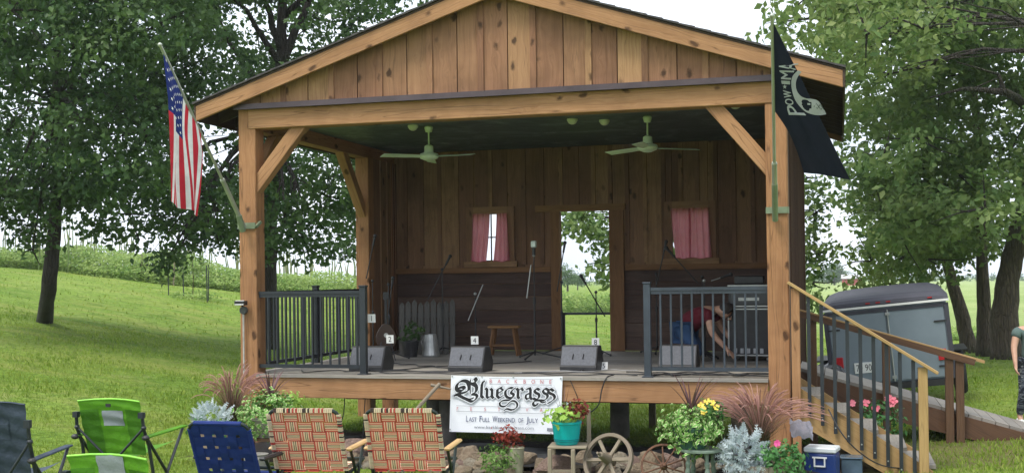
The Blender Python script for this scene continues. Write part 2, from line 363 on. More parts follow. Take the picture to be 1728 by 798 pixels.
def haze():
    t = bpy.data.materials.new('haze'); t.use_nodes = True; n = t.node_tree; n.nodes.clear(); o_ = n.nodes.new('ShaderNodeOutputMaterial'); v = n.nodes.new('ShaderNodeVolumePrincipled')
    v.inputs['Density'].default_value = .0005; v.inputs['Color'].default_value = (.88, .93, 1, 1); v.inputs['Anisotropy'].default_value = .3; n.links.new(v.outputs[0], o_.inputs['Volume'])
    h = MB().box(-900, 900, -900, 900, -8, 30).build('haze', t); tag(h, 'thin humid summer haze over the fields', 'haze', kind='stuff')
haze()

# grass blades near the camera side, one uncountable mass
def blades(name, n, region, hmin, hmax, mat, keep, wid=.006):
    x = rng.uniform(region[0], region[1], n); y = rng.uniform(region[2], region[3], n)
    k = keep(x, y); x = x[k]; y = y[k]; n = len(x); z = gz(x, y)
    h = rng.uniform(hmin, hmax, n); a = rng.uniform(0, 2*np.pi, n); ln = rng.uniform(.1, .8, n)*h
    la = rng.uniform(0, 2*np.pi, n); w_ = wid*rng.uniform(.7, 1.6, n)
    b = np.stack([x, y, z-.01], 1); s_ = np.stack([np.cos(a)*w_, np.sin(a)*w_, 0*a], 1)
    tip = b+np.stack([np.cos(la)*ln, np.sin(la)*ln, h], 1)
    mid = b+np.stack([np.cos(la)*ln*.35, np.sin(la)*ln*.35, h*.6], 1)
    V = np.stack([b-s_, b+s_, mid+s_*.7, tip, mid-s_*.7], 1).reshape(-1, 3)
    F = np.arange(n*5).reshape(n, 5)
    return np_mesh(name, V, F, mat)
GR = leafmat('grass_blades', (.13,.235,.022), (.22,.335,.035), (.34,.41,.08), .35, nscale=.5)
def keep_lawn(x, y):
    soil = (x > -.3) & (x < 7.1) & (y > -1.1) & (y < 2.1)
    d = np.hypot(x-EYE[0], y-EYE[1]); return (~soil) & (rng.uniform(0, 1, len(x)) < np.clip(13/d, 0, 1)**2*1.15)
tag(blades('grass', 330000, (-13, 12, -6.2, 12), .025, .065, GR, keep_lawn, .0055), 'mown green lawn grass around the wooden stage', 'grass', kind='stuff')

def keep_far(x, y):
    d = np.hypot(x-EYE[0], y-EYE[1]); return (d > 17) & (rng.uniform(0, 1, len(x)) < np.clip(20/d, 0, 1)**2)
tag(blades('grass', 50000, (-28, 14, 2, 36), .04, .085, GR, keep_far, .013), 'longer grass tufts over the rising left lawn and behind the stage', 'grass', kind='stuff')
# ------------------------------------------------------------------ foliage machinery
def leaves(C, N, size, up=.35, aspect=.62, fold=.25, jitter=.45):
    """leaf faces (folded rhomb of two quads) at points C with outward hints N"""
    n = len(C); a = rng.normal(size=(n, 3)); a /= np.linalg.norm(a, axis=1)[:, None]
    nrm = N*(1-jitter)+a*jitter*1.6; nrm[:, 2] += up; nrm /= np.linalg.norm(nrm, axis=1)[:, None]+1e-9
    b = rng.normal(size=(n, 3)); b[:, 2] -= .5; t = b-nrm*(b*nrm).sum(1)[:, None]; t /= np.linalg.norm(t, axis=1)[:, None]+1e-9
    s_ = np.cross(nrm, t); L_ = (size*rng.uniform(.6, 1.35, n))[:, None]; w_ = L_*aspect/2
    V = np.stack([C-t*L_*.5, C-t*L_*.08+s_*w_+nrm*w_*fold, C+t*L_*.5-nrm*L_*.08, C-t*L_*.08-s_*w_+nrm*w_*fold], 1)
    return V
def leaf_mesh(name, Vs, mat, parent=None, off=(0, 0, 0), uv=False):
    V = Vs.reshape(-1, 3)-np.array(off); n = len(Vs)
    F = np.arange(n*4).reshape(n, 4)
    tri = np.stack([F[:, [0, 1, 2]], F[:, [0, 2, 3]]], 1).reshape(-1, 3)
    UV = np.tile(np.array([[0, .5], [.5, 0], [1, .5], [0, .5], [1, .5], [.5, 1]]), (n, 1)) if uv else None
    return np_mesh(name, V, tri, mat, parent, UV)
def cloud(center, rad, nclump, per, spread, shell=.55):
    """points in an ellipsoid gathered in small sprays; returns points and outward directions"""
    d = rng.normal(size=(nclump, 3)); d /= np.linalg.norm(d, axis=1)[:, None]
    r = rng.uniform(shell, 1, nclump)[:, None]**.7; c = d*r*np.array(rad)
    P = np.repeat(c, per, 0)+rng.normal(size=(nclump*per, 3))*spread*np.array([1, 1, .55])
    return P+np.array(center), np.repeat(d, per, 0)
def limb(mb, a, b, r0, r1, sag=.1, n=6, rough=.12):
    a = Vector(a); b = Vector(b); pts = []
    for i in range(n+1):
        t = i/n; p = a.lerp(b, t); k = math.sin(math.pi*t)*(b-a).length
        pts.append(p+Vector((rnd.uniform(-1, 1)*rough*.4*k*.5, rnd.uniform(-1, 1)*rough*.4*k*.5, sag*k+rnd.uniform(-1, 1)*rough*.2*k)))
    mb.tube(pts, [r0+(r1-r0)*(i/n)**.8 for i in range(n+1)], 8 if r0 > .05 else 5)
    return pts
def barkmat(name, c1, c2):
    t = NT(name); uv = t.n('UVMap'); tc_ = t.n('TexCoord')
    v = t.n('VectorMath', {0: (tc_, 3), 1: (14, 14, 1.8)}, operation='MULTIPLY')
    n1 = t.n('TexNoise', {'Vector': v, 'Scale': 1.3, 'Detail': 7., 'Roughness': .7, 'Distortion': .6})
    vr = t.n('TexVoronoi', {'Vector': v, 'Scale': 1.5}, feature='DISTANCE_TO_EDGE')
    n2 = t.n('TexNoise', {'Vector': (tc_, 3), 'Scale': .9, 'Detail': 4.})
    c = t.mix(t.ramp(n1, [(.35, 0.), (.7, 1.)]), c2, c1)
    c = t.mix(t.ramp((vr, 0), [(0., .35), (.10, 0.)]), c, sc3(c2, .4))
    c = t.mix(t.ramp(n2, [(.5, 0.), (.7, .45)]), c, (.10,.12,.07)); t.color(c)
    t.bs.inputs['Roughness'].default_value = .95; t.bump(t.math('ADD', n1, t.ramp((vr, 0), [(0., 0.), (.2, 1.)])), 1., .04)
    return t.m
BARK_D = barkmat('dark_bark', (.075,.062,.05), (.035,.028,.024)); BARK_M = barkmat('brown_grey_bark', (.17,.13,.09), (.075,.058,.042))
# ------------------------------------------------------------------ the stage pavilion
W, D, HB, HC, BT, DM, PW = 6.19, 4.585, 2.82, 2.98, 3.05, 3.46, .215
XL, XR, XC, ZE, SL = -.45, 6.75, 3.15, 2.92, .33        # eaves, ridge, rake underside, slope
def zr(x): return ZE+SL*((x-XL) if x < XC else (XR-x))
pav = root('stage_pavilion', 'open-fronted wooden bandstand with gable roof and raised deck', 'pavilion')
def part(mb, name, mat, parent=pav, **k): return mb.build(name, mat, parent, **k)
# posts down to the ground
for x0, y0, lo in ((0, 0, -1.1), (W-PW, 0, -1.1)):
    part(MB().box(x0, x0+PW, y0, y0+PW, lo, HB if x0 else HB+.235), 'post', W_TIMBER, bevel=.008)
part(MB().box(.0, .2, DM, DM+.2, -1.2, HB), 'post', W_TIMBER, bevel=.008)
part(MB().box(.02, .2, D-.22, D-.02, -1.2, HB), 'post', W_TIMBER)
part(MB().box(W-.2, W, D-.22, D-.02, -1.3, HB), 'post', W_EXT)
# front header, side plates, braces
part(MB().box(.13, W, -.012, PW-.03, HB, BT-.002), 'header_beam', W_TIMBER2, bevel=.008)
part(MB().box(.005, .18, PW+.003, D-.03, HB, BT-.004), 'side_beam', W_TIMBER); part(MB().box(W-.18, W-.005, PW+.003, D-.03, HB, BT-.004), 'side_beam', W_TIMBER)
def brace(p0, p1, w_, h_, up=(0, 1, 0)): part(MB().beam(p0, p1, w_, h_, up=up), 'brace', W_TIMBER2, bevel=.006)
brace((PW-.06, .10, 2.13), (.80, .10, 2.90), .15, .13); brace((W-PW+.06, .10, 2.13), (W-.80, .10, 2.90), .15, .13)
brace((.09, DM+.06, 2.0), (.09, DM-.74, 2.88), .14, .12, (1, 0, 0)); brace((.09, PW-.06, 2.2), (.09, .82, 2.88), .12, .12, (1, 0, 0))
part(MB().box(-.02, W+.03, -.075, .02, BT, BT+.045).box(-.02, W+.03, -.085, -.073, BT-.012, BT+.05), 'flashing', FLASH)
# gable boards: each one cut to the slope, with a cover strip on every joint
gb = MB(); x = -.30; k = 0
while x < XR-.15:
    w_ = .285+.04*rnd.random(); x1 = min(x+w_, XR-.12); z0 = BT+.048
    def panel(xa, xb, ya, yb, top):
        za, zb = zr(xa)+top, zr(xb)+top
        if max(za, zb) < z0+.03: return
        za = max(za, z0+.005); zb = max(zb, z0+.005)
        pts = [(xa, z0), (xb, z0), (xb, zb)]+([(XC, zr(XC)+top)] if xa < XC < xb else [])+[(xa, za)]
        vs = [(px_, ya, pz) for px_, pz in pts]+[(px_, yb, pz) for px_, pz in pts]; n = len(pts)
        fs = [list(range(n)), list(range(n, 2*n))[::-1]]+[((i+1) % n, i, n+i, n+(i+1) % n) for i in range(n)]
        gb.add(vs, fs, [[(vs[i][2], vs[i][0]+vs[i][1]) for i in f] for f in fs])
    panel(x, x1-.012, .0, .022, .14)
    if k % 2 == 0: panel(x1-.055, x1+.012, -.020, -.001, .14)
    x = x1; k += 1
gb.add([(XL+.2, .027, BT+.05), (XR-.2, .027, BT+.05), (XR-.2, .027, zr(XR-.2)+.13), (XC, .027, zr(XC)+.13), (XL+.2, .027, zr(XL+.2)+.13)], [(0, 1, 2, 3, 4)], [[(.0, .0), (.01, 0), (.01, .01), (.005, .01), (0, .01)]])
part(gb, 'gable_wall', W_GABLE)
# roof: two slabs of shingles, plank deck beneath, rafters, rake boards, fascias
YF, YB = -.17, D+.30
def slope_prism(mb, side, y0, y1, za, zb, x_in=None, x_out=None):
    """a piece lying on one slope between heights za and zb above the rake underside"""
    xo = (XL if side < 0 else XR) if x_out is None else x_out; xi = XC if x_in is None else x_in
    zo, zi = zr(xo), zr(xi)
    vs = [(xo, y0, zo+za), (xi, y0, zi+za), (xi, y0, zi+zb), (xo, y0, zo+zb), (xo, y1, zo+za), (xi, y1, zi+za), (xi, y1, zi+zb), (xo, y1, zo+zb)]
    fs = [(0, 1, 2, 3), (7, 6, 5, 4), (0, 4, 5, 1), (1, 5, 6, 2), (2, 6, 7, 3), (3, 7, 4, 0)]
    if side > 0: fs = [f[::-1] for f in fs]
    ln = abs(xi-xo)*1.05
    uv = {0: (0, 0), 1: (ln, 0), 2: (ln, zb-za), 3: (0, zb-za), 4: (0, .3), 5: (ln, .3), 6: (ln, zb-za+.3), 7: (0, zb-za+.3)}
    return mb.add(vs, fs, [[uv[i] for i in f] for f in fs])
for sd_ in (-1, 1):
    m0 = MB()
    nrow = 22; xo, xi = (XL-.03, XC) if sd_ < 0 else (XR+.03, XC)
    for i in range(nrow):                                    # shingle courses overlap like steps
        a = xo+(xi-xo)*i/nrow; b = xo+(xi-xo)*(i+1)/nrow; za, zb = zr(a), zr(b)
        y0, y1 = YF-.03, YB+.03
        vs = [(a, y0, za+.198), (b, y0, zb+.198), (b, y0, zb+.213), (a, y0, za+.222), (a, y1, za+.198), (b, y1, zb+.198), (b, y1, zb+.213), (a, y1, za+.222)]
        fs = [(0, 1, 2, 3), (7, 6, 5, 4), (0, 4, 5, 1), (2, 6, 7, 3), (3, 7, 4, 0), (1, 5, 6, 2)]
        m0.add(vs, fs if sd_ < 0 else [f[::-1] for f in fs])
    part(m0, 'roof', SHINGLE)
    m0 = MB(); y = YF
    while y < YB-.01:
        slope_prism(m0, sd_, y, min(y+.135, YB), .172, .193); y += .14
    part(m0, 'roof_planking', W_DARK)
    m0 = slope_prism(MB(), sd_, YF-.001, YF+.04, 0, .170, x_out=(XL if sd_ < 0 else XR)); part(m0, 'rake_board', W_TIMBER2, bevel=.004)
    part(slope_prism(MB(), sd_, YB-.04, YB, 0, .17), 'rake_board', W_TIMBER2)
    y = .35
    while y < YB-.3:
        part(slope_prism(MB(), sd_, y, y+.04, .03, .170, x_in=XC-.02*sd_*-1), 'rafter', W_DARK); y += .405
    xe = XL if sd_ < 0 else XR
    part(MB().box(xe-(.022 if sd_ < 0 else -.001), xe+(-.001 if sd_ < 0 else .022), YF+.0, YB, ZE+.0, ZE+.185), 'fascia', W_DARK)
# tie lookouts carrying the rake overhang
for x in (XL+.45, XL+1.2, 2.0, 4.2, XR-1.2, XR-.45):
    m0 = MB().box(x-.03, x+.03, YF+.042, .349, zr(x)+.05, zr(x)+.165); part(m0, 'lookout', W_DARK)
part(MB().box(PW-.03, W-.19, PW-.02, D-.03, HC, HC+.02), 'ceiling', CEIL)
# deck
m0 = MB(); y = -.05
while y < D-.02:
    x0 = .0 if y > PW else PW+.003; x1 = W-.002 if y > PW else W-PW-.003
    m0.box(x0, x1, y, min(y+.138, D), -.032+.002*rnd.random(), .0+.003*rnd.random()); y += .143
part(m0, 'deck', W_DECK)
part(MB().box(PW+.004, W-PW-.004, -.022, .03, -.262, -.034), 'rim_beam', W_TIMBER2, bevel=.005)
m0 = MB()
for i in range(12): m0.box(.3+i*.5, .345+i*.5, .035, D-.05, -.232, -.036)
part(m0, 'joists', W_DARK)
for y in (.95, 3.3): part(MB().box(.9, W-.1, y, y+.13, -.37, -.235), 'girder', W_DARK)
part(MB().box(.0, W, D-.05, D-.005, -.262, -.034), 'rim_beam', W_DARK)
part(MB().box(.0, .045, PW+.003, D-.052, -.262, -.034), 'rim_beam', W_TIMBER); part(MB().box(W-.045, W, PW+.003, D-.052, -.262, -.034), 'rim_beam', W_TIMBER)
for x, y, r in ((3.92, 2.8, .125), (2.16, 1.05, .10), (5.6, 1.02, .10), (1.2, 3.36, .12)):
    g0 = gz(x, y); part(MB().lathe([(r, g0-.1), (r*.99, -.372)], 20, (x, y, 0)), 'pier', CONC, smooth=False)
for x in (1.7, 4.05, 5.0): part(MB().box(x, x+.09, D-.2, D-.11, -1.3, -.262), 'support_post', W_GREY)
part(MB().box(4.05, 5.0, D-.17, D-.14, -.42, -.30), 'support_rail', W_RAMP)
# ------ back wall with door opening and two windows
DX0, DX1, DH = 2.756, 3.491, 2.03
WIN = [(1.44, 1.96), (4.40, 4.91)]; WZ0, WZ1 = 1.34, 2.02; WAIN = 1.16
def holes(x0, x1, z0, z1, ops):
    """split a strip into solid pieces around the openings it crosses"""
    z = z0; res = []
    for a, b, c, d in sorted(ops, key=lambda q: q[2]):
        if x1 > a+.002 and x0 < b-.002 and d > z and c < z1:
            if c > z: res.append((z, c))
            z = max(z, d)
    if z < z1: res.append((z, z1))
    return res
ops = [(DX0, DX1, -1, DH)]+[(a, b, WZ0, WZ1) for a, b in WIN]
m0 = MB(); edges = [.10]
while edges[-1] < W-.35: edges.append(edges[-1]+.235+.05*rnd.random())
edges.append(W-.1); cuts = sorted(set(edges+[DX0, DX1]+[v for a in WIN for v in a]))
for a, b in zip(cuts[:-1], cuts[1:]):
    for z0, z1 in holes(a, b, WAIN, HC-.004, ops): m0.box(a, b-.004, D-.025, D-.002, z0, z1)
for e in edges[1:-1]:
    if rnd.random() < .8:
        for z0, z1 in holes(e-.035, e+.035, WAIN+.11, HC-.006, ops): m0.box(e-.03, e+.03, D-.045, D-.0255, z0, z1)
bw = m0.box(.1, DX0, D+.001, D+.014, .003, WZ0).box(DX1+.0305, W-.1, D+.001, D+.014, .003, WZ0)
for a_, b_ in ((.1, WIN[0][0]), (WIN[0][1], DX0), (DX1+.0305, WIN[1][0]), (WIN[1][1], W-.1)): m0.box(a_, b_, D+.001, D+.014, WZ0+.001, WZ1)
m0.box(.1, W-.1, D+.001, D+.014, WZ1+.012, HC+.0)
bw = part(m0, 'back_wall', W_INT)
m0 = MB(); z = 0.002
while z < WAIN-.02:
    h_ = min(.19+.02*rnd.random(), WAIN-z)
    for a, b in ((.1, DX0), (DX1, W-.1)): m0.beam((a, D-.018-.006*rnd.random(), z+h_/2), (b, D-.018, z+h_/2), .024, h_-.008)
    z += h_
part(m0, 'wainscot', W_INT_LOW)
part(MB().box(.2, DX0-.14, D-.075, D-.046, WAIN-.005, WAIN+.07), 'rail_trim', W_INT_TRIM)
part(MB().box(DX1+.22, W-.1, D-.075, D-.046, WAIN+.005, WAIN+.085), 'rail_trim', W_INT_TRIM)
df = part(MB().box(DX0-.135, DX0, D-.085, D+.05, .004, DH).box(DX1, DX1+.21, D-.085, D-.046, .004, DH).box(DX0-.36, DX1+.235, D-.087, D-.046, DH, DH+.095).box(DX1, DX1+.03, D-.04, D+.05, .004, DH), 'door_frame', W_INT_TRIM)
part(MB().box(DX0-.15, DX1+.3, D+.10, D+.13, .52, .555).box(DX0-.01, DX0+.025, D+.10, D+.128, -.2, .52).box(DX1-.02, DX1+.01, D+.10, D+.128, -.2, .52), 'back_railing', BLACKM)
part(MB().box(-.1, W+.1, D+.003, D+.025, HC-.01, 3.6), 'back_gable_panel', W_EXT)
for a, b in WIN:
    wf = part(MB().box(a-.11, a, D-.07, D-.046, WZ0-.02, WZ1+.11).box(b, b+.11, D-.07, D-.046, WZ0-.02, WZ1+.11).box(a-.001, b+.001, D-.07, D-.046, WZ1, WZ1+.11).box(a-.15, b+.15, D-.09, D-.046, WZ0-.10, WZ0-.021), 'window', W_INT)
    c = (a+b)/2
    part(MB().box(c-.009, c+.009, D-.018, D-.002, WZ0, WZ1).box(a, c-.009, D-.017, D-.003, (WZ0+WZ1)/2-.009, (WZ0+WZ1)/2+.009).box(c+.009, b, D-.017, D-.003, (WZ0+WZ1)/2-.009, (WZ0+WZ1)/2+.009), 'muntins', BLKPL, wf)
# side walls: short one at the left rear, full one at the right
def side_wall(xi, xo, y0, y1, name, z0=0.002):
    m0 = MB(); y = y0
    while y < y1-.02:
        b = min(y+.24+.04*rnd.random(), y1); m0.box(xi, xo, y, b-.004, z0, HB); m0.box(xi-.018 if xi < 1 else xo, xi if xi < 1 else xo+.018, b-.03, b+.02, z0, HB)
        if xi < 1: m0.box(xo, xo+.018, b-.03, b+.02, z0, HB)
        y = b
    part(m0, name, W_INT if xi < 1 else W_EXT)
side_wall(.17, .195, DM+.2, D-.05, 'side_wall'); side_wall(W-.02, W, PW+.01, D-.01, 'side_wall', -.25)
part(MB().box(W+.001, W+.045, D-.11, D+.02, -.25, HB), 'corner_trim', W_EXT)
part(MB().box(W-.09, W-.021, PW+.01, D-.05, .002, HB), 'inner_wall_lining', W_INT)
# ------ railings on the deck
def railing(p0, p1, posts, name='railing', h=.93, mat=BLACKM, bal=.11, first=.11, endpost=None):
    p0 = Vector(p0); p1 = Vector(p1); d = (p1-p0); Ln = d.length; d.normalize()
    r = part(MB().beam(p0+Vector((0, 0, h)), p1+Vector((0, 0, h)), .045, .032).beam(p0+Vector((0, 0, h-.035)), p1+Vector((0, 0, h-.035)), .026, .035), name, mat)
    part(MB().beam(p0+Vector((0, 0, .09)), p1+Vector((0, 0, .09)), .04, .04), 'bottom_rail', mat, r)
    s_ = first
    while s_ < Ln-.04:
        q = p0+d*s_; part(MB().box(q.x-.01, q.x+.01, q.y-.01, q.y+.01, .111, h-.053), 'baluster', mat, r); s_ += bal
    for s_ in posts:
        q = p0+d*s_
        part(MB().box(q.x-.036, q.x+.036, q.y-.036, q.y+.036, .004, h+.055).box(q.x-.042, q.x+.042, q.y-.042, q.y+.042, h+.055, h+.075).box(q.x-.06, q.x+.06, q.y-.06, q.y+.06, .0035, .014), 'rail_post', mat, r, bevel=.003)
    return r
railing((PW+.002, .06, 0), (1.505-.03, .06, 0), [1.505-PW-.002])
railing((.10, PW+.002, 0), (.10, DM-.002, 0), [1.64])
railing((4.725+.03, .06, 0), (W-PW-.002, .06, 0), [-.03], mat=BLACKM_FRONT)
# fixture on the left post
fx = root('floodlight', 'small grey outdoor light with conduit fixed to the front-left timber post', 'outdoor light', (.06, -.03, .75)); fx.scale = (.85, .85, .85)
MB().box(-.075, .07, -.12, -.015, .05, .11).build('lamp_head', BLKPL, fx, bevel=.004); MB().poly([(-.068, -.121, .055), (.063, -.121, .055), (.063, -.095, .1115), (-.068, -.095, .1115)], .004, (0, -.5, .8)).build('lens', WHITEC, fx)
MB().lathe([(.055, 0), (.058, .02), (.05, .045)], 16, (0, .02, -.02), (0, -1, 0)).tube([(0, -.02, .03), (0, -.05, .06)], .012).build('junction_box', plain('dark_grey_box', (.06, .065, .06), .6), fx)
MB().tube([(0, -.005, -.07), (0, -.005, -.9)], .013).build('conduit', plain('grey_pvc', (.4, .38, .34), .5), fx)

# ------------------------------------------------------------------ staircase on the right side
st = root('staircase', 'wooden steps with sloping handrail and dark metal balusters beside the stage', 'stairs', (W, 0, 0))
SX = .03
def sp(mb, name, mat, **k): return mb.build(name, mat, st, **k)
for i in range(1, 6):
    z = -.168*i; x0 = SX+.27*(i-1)
    sp(MB().box(x0, x0+.135, .045, 1.05, z-.036, z).box(x0+.14, x0+.285, .045, 1.05, z-.036, z), 'tread', W_DECK)
for y in (0., 1.05):
    pts = [(SX, y, -.06), (SX, y, -.42), (1.02, y, -1.0), (1.42, y, -1.0), (1.42, y, -.93), (SX+.02, y, -.06)]
    sp(MB().poly([(p[0], p[1], p[2]) for p in pts], .04, (0, 1, 0)), 'stringer', W_PT)
sp(MB().box(1.235, 1.325, -.05, .04, -1.05, .13), 'newel_post', W_PT, bevel=.005)
sp(MB().box(.02, .105, -.06, .03, -1.0, .925), 'newel_post', W_TIMBER2, bevel=.005)
sp(MB().beam((-.01, -.035, .985), (1.42, -.035, .075), .12, .03), 'handrail', W_PT, bevel=.004)
hz_ = lambda x: .96-.636*(x)
for i in range(9):
    x = .19+i*.125; zt = hz_(x)-.0; zb = zt-1.22
    b_ = sp(MB().box(x-.018, x+.018, -.048, -.02, zb, zt), 'baluster', BLACKM)
    MB().lathe([(.008, 0), (.008, .006)], 8, (x, -.0485, zb+.06), (0, -1, 0)).build('bolt', STEEL, b_)
# ------------------------------------------------------------------ ramp behind the steps
RY0, RY1 = 1.75, 2.85
rm = root('access_ramp', 'long brown wooden ramp with post-and-board handrail sloping down to the grass', 'ramp', (W, 0, 0))
zend = gz(W+2.65, 2.1)
m0 = MB(); n_ = 18
for i in range(n_):
    a = .03+2.55*i/n_; b = .03+2.55*(i+1)/n_-.008; za = -.02+(zend+.05)*a/2.6; zb = -.02+(zend+.05)*b/2.6
    m0.beam((a, (RY0+RY1)/2, za), (b, (RY0+RY1)/2, zb), RY1-RY0, .035)
m0.build('ramp_deck', W_DECK, rm)
for y in (RY0-.045, RY1):
    MB().poly([(.02, y, -.05), (.02, y, -.36), (2.2, y, zend-.10), (2.62, y, zend-.02), (2.62, y, zend+.01)], .04, (0, 1, 0)).build('side_board', W_RAMP, rm)
for x, tp in ((.15, 0), (.95, 0), (1.62, 0), (1.73, 0)):
    MB().box(x, x+.085, RY0-.14, RY0-.05, gz(W+x, RY0)-.1, .625-.29*x).build('ramp_post', W_RAMP, rm, bevel=.004)
MB().beam((-.0, RY0-.09, .665), (2.03, RY0-.09, .075), .13, .03).build('handrail', W_PT, rm); MB().beam((.0, RY0-.15, .63), (1.93, RY0-.15, .07), .03, .07).build('rail_board', W_RAMP, rm)
# ------------------------------------------------------------------ trees
LD = leafmat('dark_backlit_leaves', (.035,.085,.028), (.065,.135,.045), (.13,.21,.06), .45, nscale=1.3)  # backlighting of the left crowns is put into this darker leaf colour
LM = leafmat('mid_green_leaves', (.09,.17,.055), (.16,.26,.085), (.27,.34,.12), .45, nscale=1.3)  # lighter, as are the bright leaves: front lighting of the right crowns painted in
LB = leafmat('bright_leaves', (.08,.155,.04), (.15,.24,.065), (.27,.33,.11), .45, nscale=1.3)
def crown_from(specs, per=30, leaf=.15, shell=.3, spread=.19, dens=1.):
    """specs: (u, v, depth, radius m). clumps of sprays"""
    Vs = []
    for u, v, dp, r in specs:
        c = PD(u, v, dp); nc = max(3, int(14.5*r*r*dens))
        P, N = cloud(c, (r, r, r*.72), nc, per, spread, shell); Vs.append(leaves(P, N, leaf))
    return np.concatenate(Vs)
def tree(name, label, base, trunkpts, r0, crown, leafm, bark, limbs, group=None, cat='tree', **k):
    """trunkpts world points from base upward; crown: clump specs; limbs: indices of clumps reached by a limb"""
    t = root(name, label, cat, tuple(base), group=group)
    off = tuple(base); m0 = MB(off); pts = [Vector(p) for p in trunkpts]; n = len(pts)
    rs = [r0*(1.28 if i == 0 else 1.0 if i == 1 else 1-.62*(i/(n-1))) for i in range(n)]
    fine = []; fr = []
    for i in range(n-1):
        for j in range(4):
            q = j/4; p = pts[i].lerp(pts[i+1], q); fine.append(p+Vector((rnd.uniform(-1, 1), rnd.uniform(-1, 1), 0))*r0*.06*(i+j > 0)); fr.append((rs[i]+(rs[i+1]-rs[i])*min(1, q*(1.8 if i == 0 else 1)))*rnd.uniform(.97, 1.03))
    fine.append(pts[-1]); fr.append(rs[-1]); m0.tube(fine, fr, 14)
    m0.build('trunk', bark, t, smooth=True)
    m1 = MB(off)
    for i, k_ in enumerate(limbs):
        u, v, dp, r = crown[k_]; c = Vector(PD(u, v, dp))
        js = max(1, min(n-1, int(n*.35)+i % max(1, n-int(n*.35))))
        # leave the trunk below the clump
        hi = pts[int(n*.5):]; cand = [p for p in hi if p.z < c.z-.2] or [hi[0]]; a = cand[-1] if i % 2 else cand[max(0, len(cand)-2)]
        P = limb(m1, a, c, r0*.34, r0*.07, .08, 7)
        for q in range(3):
            s_ = P[3+q]; e = c+Vector((rnd.uniform(-1, 1), rnd.uniform(-1, 1), rnd.uniform(-.6, .8)))*r*.9; limb(m1, s_, e, r0*.10, r0*.02, .05, 4)
    for u, v, dp, r in crown[::2]:
        c = Vector(PD(u, v, dp))
        for q in range(4 if r > .3 else 2):
            e = c+Vector((rnd.gauss(0, 1), rnd.gauss(0, 1), rnd.gauss(0, .6)))*r*.7; mid = c.lerp(e, .5)+Vector((0, 0, rnd.uniform(-.1, .12)))*r
            m1.tube([c, mid, e], [.022, .013, .005], 4, False)
    m1.build('limbs', BARK_D, t, smooth=True)
    leaf_mesh('crown', crown_from(crown, **k), leafm, t, off)
    return t
def scatter(poly, n, d0, d1, r0, r1, avoid=()):
    """clump centres inside a polygon given in photo pixels, at depths d0..d1"""
    xs = [p[0] for p in poly]; ys = [p[1] for p in poly]; out = []; tries = 0
    def inside(x, y):
        c = False; j = len(poly)-1
        for i in range(len(poly)):
            xi, yi = poly[i]; xj, yj = poly[j]
            if (yi > y) != (yj > y) and x < (xj-xi)*(y-yi)/(yj-yi)+xi: c = not c
            j = i
        return c
    while len(out) < n and tries < 20000:
        tries += 1; u = rnd.uniform(min(xs), max(xs)); v = rnd.uniform(min(ys), max(ys))
        if not inside(u, v) or any(math.hypot(u-a, v-b) < r for a, b, r in avoid): continue
        if any(math.hypot(u-o[0], v-o[1]) < 22 and tries < 6000 for o in out): continue
        out.append((u, v, rnd.uniform(d0, d1), rnd.uniform(r0, r1)))
    return out
# T1: the tall oak at the far left
b1 = PG(75, 545); 
tr1 = [b1, PD(84, 470, 23.2), PD(93, 380, 23.2), PD(97, 280, 23.3), PD(97, 180, 23.3), PD(96, 80, 23.3), PD(100, -30, 23.3), PD(104, -130, 23.3)]
hol1 = [(225, 25, 26), (15, 270, 24), (200, 300, 22), (150, 385, 40), (25, 385, 30), (158, 260, 16)]
c1 = scatter([(-120,-170), (330,-170), (330,60), (250,330), (175,345), (170,290), (130,330), (110,320), (60,355), (-120,335)], 105, 20.3, 26.5, .55, .95, hol1)
c1 += [(45,392,22.5,.32), (55,420,22.3,.28), (30,350,22,.4), (75,372,22,.3), (5,330,22,.4), (-20,360,22,.4), (60,405,22.6,.25), (140,318,23,.4)]
tree('oak_tree', 'tall dark oak on the lawn, the leftmost trunk with bare lower bole', b1, tr1, .145, c1, LD, BARK_D, [3, 9, 15, 22, 30, 38, 50, 61, 70, 82, 105, 106, 109], dens=1.9, leaf=.128)
# T2: the oak close behind the stage's left side
b2 = PG(447, 588)
tr2 = [b2, PD(450, 500, 28), PD(453, 400, 28), PD(458, 300, 28), PD(464, 200, 28), PD(474, 110, 28), PD(476, 30, 28), PD(480, -60, 28)]
hol2 = [(385, 45, 14), (470, 60, 22), (560, 30, 12), (330, 215, 10), (520, 350, 14), (420, 20, 12), (545, 55, 10)]
c2 = scatter([(235,-160), (760,-160), (740,-20), (640,60), (640,395), (560,410), (430,400), (385,395), (330,375), (280,400), (225,375), (175,370), (190,330), (240,250)], 135, 24, 31, .6, 1.0, hol2)
c2 += [(285,432,24,.28), (272,452,24,.14), (300,425,24,.26), (235,405,24.2,.3), (190,385,24.5,.36), (340,405,24.5,.26), (395,418,24.5,.28), (470,425,25,.3), (520,430,25,.32), (590,432,25,.3), (560,415,25,.36), (365,398,24.5,.26)]
tree('oak_tree', 'large dark oak rising directly behind the stage near its left railing', b2, tr2, .24, c2, LD, BARK_D, [2, 9, 17, 25, 33, 41, 50, 62, 74, 90, 135, 137, 140, 143], dens=1.2, leaf=.14)
m0 = MB(tuple(b2)); limb(m0, PD(474, 110, 28), PD(520, 5, 28), .13, .07, 0, 5); limb(m0, PD(520, 5, 28), PD(540, -80, 28), .07, .04, 0, 4); limb(m0, PD(475, 90, 28), PD(440, -20, 27.5), .1, .05, 0, 5)
m0.build('fork', BARK_D, bpy.data.objects['oak_tree.001'], smooth=True)
